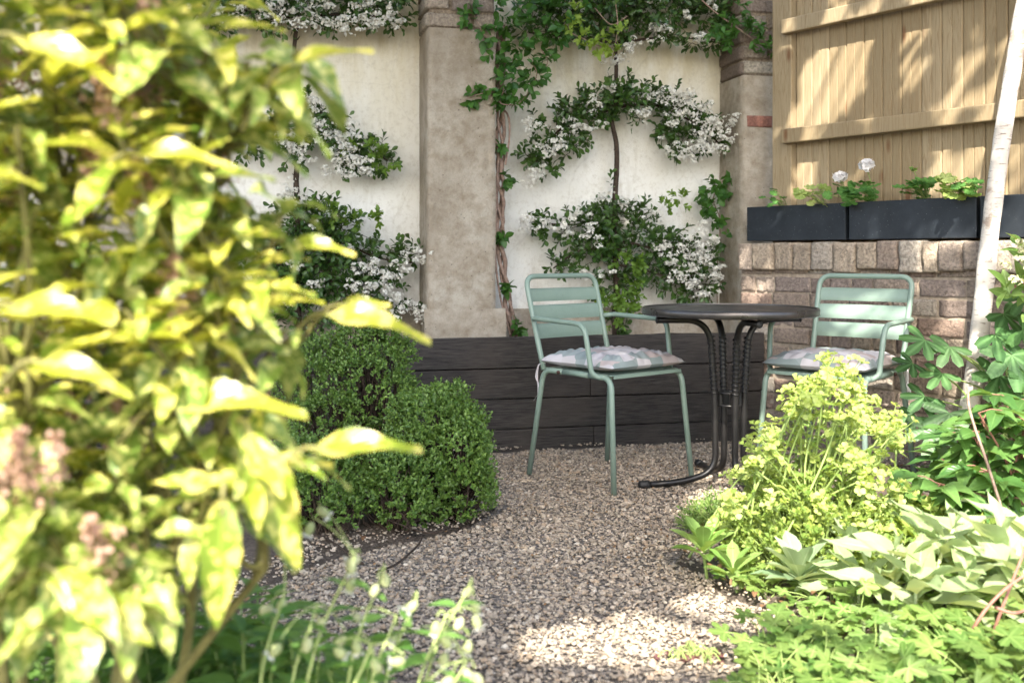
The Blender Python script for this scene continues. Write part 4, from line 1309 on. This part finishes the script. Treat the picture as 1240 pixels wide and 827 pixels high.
# ------------------------------------------------------------------ fig with deeply lobed leaves against the brick
fb = np.array([1.98, 4.02, 0])
fg = thing('fig_shrub', 'dark green fig shrub with deeply lobed leaves against the brick wall', 'shrub', fb)
ts = Tubes(); P, D, Nn, Ls = [], [], [], []
for px, py, Y, l, ang in ((1120, 412, 4.0, .105, -2.6), (1150, 420, 3.98, .10, -2.2), (1140, 452, 4.0, .09, -2.4), (1150, 500, 3.95, .12, -1.9), (1120, 480, 4.05, .10, -2.5), (1130, 520, 3.95, .12, -2.0), (1205, 405, 3.85, .13, -.8), (1225, 430, 3.8, .14, -1.6), (1210, 455, 3.9, .12, -2.2), (1238, 400, 3.85, .13, -.5), (1250, 450, 3.8, .14, -1.2), (1215, 380, 3.95, .11, -1.0), (1105, 440, 4.1, .085, -2.9), (1145, 540, 4.0, .11, -1.4), (1240, 360, 3.9, .10, -1.4), (1225, 470, 3.95, .12, -1.0), (1110, 505, 4.1, .09, -2.2)):
    p = at(px, py, Y); a = ang
    d = nrm([math.cos(a) * .8, -.35, math.sin(a) * .55 - .1])
    P.append(p); D.append(d); Nn.append(nrm([rng.normal() * .25, -.55, .75])); Ls.append(l * 1.05)
    s0 = fb + np.array([rng.normal() * .06, rng.normal() * .05, 0]); m1 = np.array([s0[0] * .5 + p[0] * .5 + .05, s0[1] * .5 + p[1] * .5 + .06, p[2] * .75])
    c = curve([s0, m1, p], 12); ts.add(c, np.linspace(.006, .0025, len(c)), 6)
ts.build('branches', green_stem, fg)
leaves('leaves', P_fig, np.array(P), np.array(D), np.array(Nn), np.array(Ls), 1.0, L_fig, fg)

# ------------------------------------------------------------------ cream flowered shrub peeping in at the right edge
hb = np.array([2.12, 3.8, 0])
hy = thing('hydrangea', 'cream flowered hydrangea with light green leaves at the right edge, above the fig', 'shrub', hb)
ts = Tubes(); ends = []
for px, py in ((1232, 330), (1240, 300), (1250, 345), (1262, 290), (1228, 345), (1275, 330), (1246, 372), (1290, 300)):
    e = at(px, py, rng.uniform(3.65, 3.85)); ends.append(e); ts.add(curve([hb + rng.normal(size=3) * [.05, .05, 0], (hb + e) / 2 + [.08, .05, .1], e], 12), .005, 6)
ts.build('branches', red_stem, hy)
E = np.array(ends); P, D, Nn = sprig(E - [0, 0, .06], np.tile([-.1, -.3, 1.0], (len(E), 1)) + rng.normal(size=(len(E), 3)) * .3, .09, 7, 75, .0)
leaves('foliage', P_ov, P, D, Nn, rng.uniform(.06, .095, len(P)), .27, L_ros, hy)
for px, py in ((1232, 318), (1240, 302), (1252, 318), (1226, 328)): florets('flower_head', at(px, py, 3.62), .035, 40, hy, leaf_mat('cream_petal', (.62, .62, .38), (.72, .70, .48), .3, .7, .1, 0), .008)

# ------------------------------------------------------------------ geraniums in the planters
def gera(label, px, py, npx, nl, mat, ln, flowers, buds=()):
    s = (5.3 * (px - CX) / F - 1.184) / (BT[0] - (px - CX) / F * BT[1]); b = bw(s, -.09, 1.15)
    t = thing('geranium', label, 'potted plant', b, 0, 'geraniums in the planters')
    ts = Tubes(); P, D, Nn = [], [], []
    for i in range(nl):
        q = at(px + npx * rng.uniform(-1, 1), py + rng.uniform(-14, 12), b[1] - rng.uniform(-.02, .13)); q[2] = max(q[2], 1.165)
        ts.add(curve([b + rng.normal(size=3) * [.015, .015, 0], (b + q) / 2 + [0, 0, .02], q], 6), .0018, 5)
        P.append(q); a = rng.random() * 6.28; D.append(nrm([math.cos(a), math.sin(a) - .5, .1])); Nn.append(nrm(UPV * .75 + VW * .6 + rng.normal(size=3) * .3))
    leaves('leaves', P_ger, np.array(P), np.array(D), np.array(Nn), rng.uniform(ln * .7, ln * 1.2, nl), 1, mat, t)
    for fx, fy, r in flowers:
        c = at(fx, fy, b[1] - .08); ts.add(curve([b, (b + c) / 2 + [.005, 0, .0], c - [0, 0, .012]], 8), .002, 5)
        florets('flower_head', c, r, 18, t, petal_g, .021, .5)
    for fx, fy in buds:
        c = at(fx, fy, b[1] - .08); ts.add(curve([b, (b + c) / 2, c], 8), .002, 5)
        n = 10; d = nrm(runit(n) + [0, 0, .6])
        leaves('bud_cluster', P_ov, np.tile(c, (n, 1)), d, nrm(np.cross(d, runit(n))), .022, .3, L_ros, t)
    ts.build('stalks', green_stem, t)


gera('small dark geranium at the far left end of the planters', 938, 243, 16, 9, L_ger, .024, ())
gera('pale leaved geranium left of the white flowers', 984, 239, 20, 13, L_ger2, .038, ())
gera('geranium with a half open white flower at the planter joint', 1018, 234, 18, 12, L_ger, .043, ((1017, 214, .020),))
gera('geranium with a full white flower on a tall stalk', 1046, 234, 18, 14, L_ger, .043, ((1049, 200, .030),))
gera('geranium carrying a tall green flower bud', 1108, 231, 22, 16, L_ger, .043, (), ((1106, 205),))
gera('low light green geranium nearest the birch trunk', 1158, 229, 18, 13, L_ger2, .042, ())
gera('dark green geranium partly behind the low light green one', 1168, 224, 14, 9, L_ger, .042, ())

# ------------------------------------------------------------------ birch
k = Nd('birch_bark')
co = k.coord()
n1 = k.noise(k.coord((1, 1, 3.2)), 5, 6, .7); n2 = k.noise(k.coord((3, 3, 26)), 6, 4, .65); n3 = k.noise(co, 70, 4)
col = k.mix(k.ramp(n1, [(.35, 0), (.7, 1)]), (.60, .56, .50), (.50, .45, .39))
col = k.mix(k.ramp(n2, [(.58, 0), (.64, .9)]), col, (.20, .16, .13))
col = k.mix(k.ramp(k.noise(co, 7, 5, .75), [(.55, 0), (.64, .85)]), col, (.27, .21, .165))
birch_b = k.fin(col, .65, k.bump(k.math('ADD', n2, n3), .35, .006), .3)
b0 = gnd(1150, 590); b0 = np.array([1.765, 4.12, 0.0]); 
bi = thing('birch_tree', 'slender white barked birch leaning right in front of the brick wall', 'tree', b0)
ctl = [at(1148, 600, 4.12), at(1158, 560, 4.12), at(1178, 470, 4.12), at(1190, 370, 4.12), at(1198, 290, 4.12), at(1212, 180, 4.12), at(1226, 90, 4.12), at(1243, -10, 4.12)]
ctl[0][2] = -.02
d_ = ctl[-1] - ctl[-2]
for i in range(1, 8): ctl.append(ctl[-1] + np.array([.10 + .01 * i, .02 * math.sin(i), .33]) + rng.normal(size=3) * .015)
c = curve(ctl, 150); zc = c[:, 2]
rad_ = np.interp(zc, [0, .3, 1.0, 2, 4.4], [.044, .039, .034, .030, .012]) * (1 + .07 * (fbm(zc * 14, zc * 0 + 3) - .5) * 2)
V, Q = tube(c, rad_, 20)
ctr = np.repeat(c, 20, 0); V = ctr + (V - ctr) * (1 + .05 * (fbm(V[:, 2] * 12, np.arctan2(V[:, 1] - ctr[:, 1], V[:, 0] - ctr[:, 0]) * 2) - .5)[:, None])
np_mesh('trunk', V, Q, birch_b, bi, np.full((len(V), 4), .5))
tl = Tubes(); st, dr, ln = [], [], []
for i in range(34):
    p = c[rng.integers(int(len(c) * .66), len(c))]
    a = rng.random() * 6.28; L = rng.uniform(.5, 1.05)
    e = p + np.array([math.cos(a) * L, math.sin(a) * L * .8 + .05, rng.uniform(.0, .5)])
    if e[2] < 2.5: e[2] = 2.5 + rng.random() * .3
    cc_ = curve([p, (p + e) / 2 + [0, 0, .12], e, e + (e - p) * .12 - [0, 0, .18]], 10); tl.add(cc_, np.linspace(.009, .002, len(cc_)), 5)
    for q in cc_[3:]:
        for r_ in range(4): st.append(q); dr.append(nrm(rng.normal(size=3) + [0, 0, -.5])); ln.append(rng.uniform(.12, .26))
tl.build('limbs', bark, bi)
P, D, Nn = sprig(np.array(st), np.array(dr), np.array(ln), 7, 60)
leaves('crown', P_ov, P, D, Nn, rng.uniform(.032, .052, len(P)), .38, birch_leaf, bi)
# ------------------------------------------------------------------ spotted laurel (aucuba), close and out of focus
ab = np.array([-.56, 1.42, 0])
au = thing('spotted_laurel', 'big yellow spotted laurel shrub filling the left foreground', 'shrub', ab)
ts = Tubes(); P, D, Nn, Ls = [], [], [], []; P2, D2, N2, L2 = [], [], [], []; dead = []


def edge(py):
    return float(np.interp(py, [-80, 0, 60, 130, 200, 260, 330, 400, 470, 530, 580, 640, 700, 780], [230, 260, 310, 300, 285, 280, 290, 305, 290, 285, 270, 245, 180, 100]))


mains = []
for e in ((-.95, 1.35, 1.25), (-.75, 1.2, 1.2), (-.5, 1.3, 1.3), (-.35, 1.25, 1.1), (-.3, 1.2, .85), (-.85, 1.3, .8), (-.55, 1.15, .75), (-.4, 1.3, .6), (-.7, 1.1, .5), (-.3, 1.25, .55)):
    b0 = ab + np.array([rng.normal() * .10, rng.normal() * .08, 0]); e = np.array(e)
    c = curve([b0, b0 * .55 + e * .45 + [0, 0, .06] + rng.normal(size=3) * .04, e], 24); mains.append(c); ts.add(c, np.linspace(.010, .005, len(c)), 8, (.3, .5, .5, 1))
MN = np.concatenate(mains)
tips = []
for gy in np.arange(-90, 700, 37):
    for gx in np.arange(-110, edge(gy) - 2, 39):
        tips.append((gx + rng.normal() * 20, gy + rng.normal() * 18, 1.0 + .5 * rng.random() + .12 * (gx / 300)))
for gy in np.arange(-80, 620, 80):                             # deeper shoots behind
    for gx in np.arange(-80, edge(gy) - 60, 80): tips.append((gx + rng.normal() * 22, gy + rng.normal() * 20, rng.uniform(1.5, 1.72)))
# shoots on the outline
for t_ in ((335, 80, 1.12), (360, 60, 1.15), (300, 75, 1.1), (250, 40, 1.1), (190, 30, 1.08), (120, 20, 1.05), (345, 250, 1.2), (300, 340, 1.15), (345, 400, 1.2), (340, 555, 1.15), (300, 560, 1.1), (250, 600, 1.1), (60, 650, 1.0), (90, 700, 1.0), (20, 600, 1.0), (140, 690, 1.05)): tips.append(t_)
for px, py, Y in tips:
    tip = at(px, py, Y)
    low = MN[MN[:, 2] < tip[2] - .06] if (MN[:, 2] < tip[2] - .06).any() else MN
    b0 = low[np.argmin(np.linalg.norm(low - tip + [0, 0, .10], axis=1))]
    mid = (b0 + tip) / 2 + [0, 0, -.02] + rng.normal(size=3) * .012
    c = curve([b0, mid, tip], 10); ts.add(c, np.linspace(.0045, .003, len(c)), 6, (rng.random(), .5, .5, 1))
    ax = nrm(nrm(c[-1] - c[-4]) * .6 + [0, 0, .7])
    n = rng.integers(6, 10); a0_ = rng.random() * 6.28
    old = rng.random() < .4 or py > 560
    for i in range(n):
        a = a0_ + i * 2.4; u = nrm(np.cross(ax, [0.3, 1, .2])); v = np.cross(ax, u)
        e = rng.uniform(-.1, .5) if not old else rng.uniform(-.75, .25)
        d = nrm((u * math.cos(a) + v * math.sin(a)) * math.cos(e) + ax * math.sin(e) + rng.normal(size=3) * .12)
        nn = nrm(UPV * .8 + ax * .5 - d * .2 + rng.normal(size=3) * (.40 if old else .20))
        p = tip - ax * .012 * (i // 2)
        (P2 if old else P).append(p + d * .012); (D2 if old else D).append(d); (N2 if old else Nn).append(nn)
        (L2 if old else Ls).append(rng.uniform(.05, .105) * (.8 if i < 2 else 1))
    if rng.random() < .2: dead.append((tip + ax * .02, ax))
# the single leaves that reach out past the outline
for (x0, y0), (x1, y1), Y in (((340, 88), (437, 36), 1.10), ((372, 545), (510, 538), 1.10), ((345, 293), (430, 306), 1.2), ((390, 382), (520, 390), 1.2), ((405, 372), (470, 362), 1.25), ((355, 560), (395, 575), 1.1), ((0, 372), (136, 378), 1.0), ((40, 440), (155, 455), 1.0), ((195, 490), (365, 478), 1.1), ((150, 190), (275, 172), 1.05), ((10, 45), (150, 85), 1.0), ((300, 520), (365, 690), 1.1), ((270, 600), (262, 765), 1.05), ((60, 690), (185, 780), 1.0)):
    a_, b_ = at(x0, y0, Y), at(x1, y1, Y - .02)
    P.append(a_); D.append(nrm(b_ - a_)); Nn.append(nrm([0, -.45, .85] if y1 < y0 + 60 else [.3, -.9, .3])); Ls.append(np.linalg.norm(b_ - a_))
    ts.add(curve([a_ - D[-1] * .05 - [0, 0, .04], a_ - D[-1] * .01, a_ + D[-1] * .02], 6), .003, 5)
ts.build('branches', plain('laurel_twig', (.16, .15, .05), .6, 0, .3, .4), au)
leaves('new_leaves', P_auc, np.array(P), np.array(D), np.array(Nn), np.array(Ls), .15, L_auc, au, rng.uniform(.1, .9, len(P)))
leaves('old_leaves', P_auc, np.array(P2), np.array(D2), np.array(N2), np.array(L2), .2, L_auc2, au, rng.uniform(.4, 1.6, len(P2)))
for p, ax in dead:                                             # spent brownish pink flower panicles
    n = 110
    t_ = rng.random(n); q = p + ax * (t_ * .07)[:, None] + rng.normal(size=(n, 3)) * (.012 * (1.1 - t_))[:, None] - [0, 0, .01]
    d = runit(n)
    leaves('spent_flower_head', P_rd, q, d, runit(n), .0065, .6, dead_m, au)

# ------------------------------------------------------------------ bladder campion in the near foreground
cp = thing('bladder_campion', 'pale flowering campion with bladder shaped buds, blurred at the bottom', 'wildflower', np.array([-.12, 1.45, 0]))
ts = Tubes(); P, D, Nn = [], [], []
fl = [(425, 678, 1.45), (436, 676, 1.47), (428, 700, 1.45), (466, 694, 1.5), (457, 707, 1.48), (572, 712, 1.55), (574, 728, 1.55), (560, 748, 1.5), (575, 745, 1.52), (568, 775, 1.5), (500, 733, 1.55), (505, 728, 1.5), (529, 752, 1.5), (535, 770, 1.45), (540, 790, 1.48), (385, 760, 1.45), (375, 772, 1.4), (405, 785, 1.42), (418, 770, 1.5), (430, 775, 1.45), (340, 780, 1.4), (450, 800, 1.4), (560, 810, 1.45), (575, 815, 1.45), (548, 820, 1.4), (425, 745, 1.5), (480, 765, 1.5), (490, 800, 1.4), (345, 725, 1.5), (330, 735, 1.5), (455, 825, 1.35), (520, 830, 1.4), (345, 640, 1.5), (385, 615, 1.55), (378, 632, 1.5)]
stalk = [at(x, y, Y) for x, y, Y in ((430, 672, 1.46), (465, 690, 1.5), (570, 705, 1.53), (505, 722, 1.52), (385, 730, 1.45), (540, 745, 1.5), (565, 800, 1.45), (450, 780, 1.4), (480, 745, 1.48), (345, 715, 1.48))]
bs = [at(x, 1010, Y) * [1, 1, 0] for x, Y in ((330, 1.4), (400, 1.45), (470, 1.45), (440, 1.4), (340, 1.4), (480, 1.4), (500, 1.4), (400, 1.35), (430, 1.42), (310, 1.42))]
for b_, s_ in zip(bs, stalk):
    c = curve([b_, b_ * .4 + s_ * .6 + [-.02, 0, .04], s_], 14); ts.add(c, np.linspace(.003, .0016, len(c)), 5)
    for q in c[2:-1:2]:
        a = rng.random() * 6.28
        for h in (0, 3.14): P.append(q); D.append(nrm([math.cos(a + h), math.sin(a + h), .35])); Nn.append(nrm(UPV + rng.normal(size=3) * .3))
# calyx: a small inflated bladder, five pale petals at its mouth
for x, y, Y in fl:
    p = at(x, y, Y); s_ = stalk[int(np.argmin([np.linalg.norm(p - q) for q in stalk]))]
    ts.add(curve([s_, (s_ + p) / 2 + [0, 0, .012], p + [0, 0, .008]], 6), .0011, 4)
    ax = nrm([rng.normal() * .6, -.3, -.55 + rng.normal() * .35])
    n = 9; th = np.linspace(0, 1, n); rr = .0072 * np.sin(np.pi * (.08 + .80 * th)) ** .7
    pts = p + ax * (th * .019)[:, None]; V, Q = tube(pts, rr, 10)
    A = np.zeros((len(V), 4)); A[:, 0] = rng.random(); A[:, 1] = np.tile(np.linspace(0, 1, 10), n); A[:, 2] = np.repeat(th, 10)
    fo = np_mesh('flower', V, Q, calyx_m, cp, A)
    if rng.random() < .7:
        u = nrm(np.cross(ax, [.3, .9, .1])); v = np.cross(ax, u); m_ = p + ax * .019
        dd = np.array([u * math.cos(t) + v * math.sin(t) for t in np.arange(5) * 1.2566]); 
        leaves('petals', P_rd, np.tile(m_, (5, 1)), dd + ax * .45, np.tile(-ax, (5, 1)), .0105, .45, petal_w, fo)
ts.build('stems', plain('pale_stem', (.36, .44, .16), .6, 0, .3, .2), cp)
leaves('leaves', P_la, np.array(P), np.array(D), np.array(Nn), rng.uniform(.03, .055, len(P)), .22, L_camp, cp)
# green tufts at the lower left, under the laurel
def tuft(label, pxs, Y0, n, hpx, ln):
    b0 = at(np.mean(pxs), 900, Y0) * [1, 1, 0]
    t = thing('wildflower_tuft', label, 'wildflower', b0)
    ts = Tubes(); P, D, Nn = [], [], []
    for i in range(n):
        Y = Y0 + rng.uniform(-.15, .25); tip = at(rng.uniform(*pxs), rng.uniform(*hpx), Y)
        b_ = np.array([tip[0] + rng.normal() * .04, Y + rng.normal() * .03, 0]); c = curve([b_, (b_ + tip) / 2 + rng.normal(size=3) * .015, tip], 10)
        ts.add(c, .0018, 4)
        for q in c[1:]:
            a = rng.random() * 6.28
            for h in (0, 3.14): P.append(q); D.append(nrm([math.cos(a + h), math.sin(a + h), .5])); Nn.append(nrm(UPV + rng.normal(size=3) * .35))
    ts.build('stems', green_stem, t)
    leaves('leaves', P_la, np.array(P), np.array(D), np.array(Nn), rng.uniform(ln * .6, ln * 1.2, len(P)), .17, L_grass, t)


tuft('mid green leafy stems at the bottom left, below the laurel', (170, 330), 1.75, 46, (705, 830), .075)
tuft('short green leafy stems at the bottom, beneath the pale campion buds', (330, 450), 1.6, 22, (770, 850), .06)
tuft('dark green leafy stems in the bottom left corner', (-40, 170), 1.6, 30, (740, 860), .08)

# fallen twigs on the soil edge
for i, (lab, pts) in enumerate((('long dark fallen twig lying from the laurel to the gravel', ((345, 662), (385, 655), (415, 672), (440, 690))), ('thin fallen twig on the gravel in front of the box shrub', ((455, 700), (480, 690), (505, 668), (512, 655))), ('short brown fallen twig beside the round box shrub', ((500, 648), (522, 652), (540, 648))))):
    G_ = [gnd(*p) + [0, 0, .018] for p in pts]; m = MB(); m.tube(curve(G_, 14), .0035, 6); tag(m.build('fallen_twig', bark, None, True), lab, 'twig')
# leaf litter by the right bed and under the box
n = 420
lx = np.concatenate([rng.uniform(.55, 1.9, n), rng.uniform(-.7, .7, 300)]); ly = np.concatenate([rng.uniform(2.3, 4.7, n), rng.uniform(2.6, 4.9, 300)])
leaves_o = leaves('leaf_litter', P_ov, np.stack([lx, ly, np.where(inpoly(lx, ly, GR), .012, .04)], -1), runit(len(lx)) * [1, 1, .15], nrm(UPV + rng.normal(size=(len(lx), 3)) * .35), np.where(inpoly(lx, ly, GR), rng.uniform(.005, .014, len(lx)), rng.uniform(.012, .03, len(lx))), .3, leaf_mat('dry_leaf', (.16, .085, .045), (.34, .22, .12), .2, .8, .1), None, rng.uniform(-2, 2, len(lx)))
tag(leaves_o, 'dry brown leaf litter scattered on soil and gravel edge', 'leaf litter', kind='stuff')

# ------------------------------------------------------------------ unseen tree added behind the viewer, crown shaped to shade the wall
SPOTS = []


def spot(p, r, up=1.0):
    """a gap in the crown that lets sun through to the place p"""
    SPOTS.append((p[0] - p[2] * COT * SUN_H[0], p[1] - p[2] * COT * SUN_H[1], r, r * up))


def onfence(px, py, d=.0):
    q = (px - CX) / F; s_ = (q * 5.417 - 1.346) / (BT[0] - q * BT[1]); p = fp(s_, d, 0); return at(px, py, p[1])


def onbrick(px, py):
    q = (px - CX) / F; s_ = (q * 5.30 - 1.184) / (BT[0] - q * BT[1]); p = bw(s_, 0, 0); return at(px, py, p[1])


for px, py, r, u_ in ((970, 150, .05, 2.2), (985, 95, .06, 2.4), (1000, 130, .06, 2.2), (1015, 60, .07, 2), (1030, 100, .06, 2.4), (1045, 45, .06, 1.6), (975, 200, .05, 1.6), (965, 235, .05, 1.2), (1050, 160, .05, 1.4), (1100, 95, .03, 3), (1165, 205, .035, 2.6), (1165, 80, .03, 2), (1010, 20, .06, 1.2), (1035, 215, .04, 1.4), (1110, 30, .035, 2.4), (950, 60, .03, 3), (1195, 150, .03, 2.2)): spot(onfence(px, py), r, u_)
for px, py, r, u_ in ((935, 262, .035, 1.6), (1062, 270, .03, 2), (1108, 276, .03, 2), (1150, 268, .05, 1.4), (905, 320, .04, 1.6), (910, 360, .05, 1.6), (930, 350, .03, 1), (1030, 482, .035, 1.4), (1090, 505, .07, 1.1), (1065, 530, .06, 1), (1120, 545, .06, 1), (985, 318, .03, 1.2), (1120, 330, .035, 1.2), (1200, 340, .05, 1.2)): spot(onbrick(px, py), r, u_)
for px, py, r in ((1014, 358, .035), (1050, 362, .03), (1072, 380, .045), (1045, 400, .05), (1085, 405, .05), (1090, 440, .05), (1000, 440, .04), (1010, 405, .03)): spot(at(px, py, 4.42), r, 1.1)
for px, py, r in ((640, 583, .035), (890, 578, .05), (935, 520, .05), (870, 592, .03), (615, 570, .02)): spot(gnd(px, py), r)


def cover(gx, gy):
    """how dense the crown is along the sun ray that would land at (gx, gy)"""
    c = np.full(np.shape(gx), .99)
    bx = np.interp(gy, [1.2, 2.24, 2.31, 2.55, 2.63, 2.72, 2.86, 3.4, 3.9, 4.5], [.48, .48, .02, .02, .14, .32, .52, .57, .62, .80])
    c = np.where((gx > bx) & (gy < 4.5), 0, c)
    # the laurel and the campion stand in the sun
    c = np.where((gx < .06) & (gy < 2.24) & (gy > .9), .0, c)
    # birch stem
    xb = 1.62 + .0 * gy
    c = np.where((gx > 1.78 + .193 * (gy - 4.12)) & (gx < 2.05 + .25 * (gy - 4.12)) & (gy >= 4.5) & (gy < 6.3), .12, c)
    for x, y, rx, ry in SPOTS:
        c = np.where(((gx - x) / (rx + .028)) ** 2 + ((gy - y) / (ry + .028)) ** 2 < 1, .0, c)
    return c


NT = 40000
gx = rng.uniform(-3.2, 3.0, NT); gy = rng.uniform(.9, 9.0, NT)
keep = rng.random(NT) < cover(gx, gy)
keep &= ~((gx > 2.3) & (gy < 4.5))
gx, gy = gx[keep], gy[keep]; NT = len(gx)
hh = 3.7 + .9 * vnoise(gx * 1.3, gy * 1.3) + .8 * rng.random(NT)
pos = np.stack([gx + hh * COT * SUN_H[0], gy + hh * COT * SUN_H[1], hh], -1)
tr0 = np.array([-2.7, -1.2, 0])
tr = thing('added_shade_tree', 'unseen broad leafy tree added behind the viewer, its crown shaped to shade the gravel', 'tree', tr0)
d = nrm(rng.normal(size=(NT, 3)) * [1, 1, .4] - [0, 0, .25])
ts_ = np.array(to_sun)
leaves('crown', P_ov, pos - d * .06, d, nrm(rng.normal(size=(NT, 3)) * .45 + UPV * .5 + ts_ * .6), rng.uniform(.10, .16, NT), .33, tree_leaf, tr)
tb2 = Tubes()
trunk = curve([tr0, tr0 + [.1, .05, 1.2], tr0 + [.35, .1, 2.6], tr0 + [.7, .3, 3.9]], 24); tb2.add(trunk, np.linspace(.16, .09, len(trunk)), 14)
tb2.build('trunk', bark, tr)
lm = Tubes()
hub = trunk[-1]
cells = {}
for p in pos[rng.choice(NT, 420, False)]:
    lm.add(curve([p * .5 + hub * .5 + [0, 0, .25], p * .85 + hub * .15 + [0, 0, .12], p], 6), .006, 4)
for a in np.linspace(-.9, 2.2, 8):
    e = hub + np.array([math.cos(a) * 3.6, math.sin(a) * 3.2 + .6, .7]); cc_ = curve([hub, (hub + e) / 2 + [0, 0, .4], e], 10)
    lm.add(cc_, np.linspace(.06, .015, len(cc_)), 8)
lm.build('limbs', bark, tr)
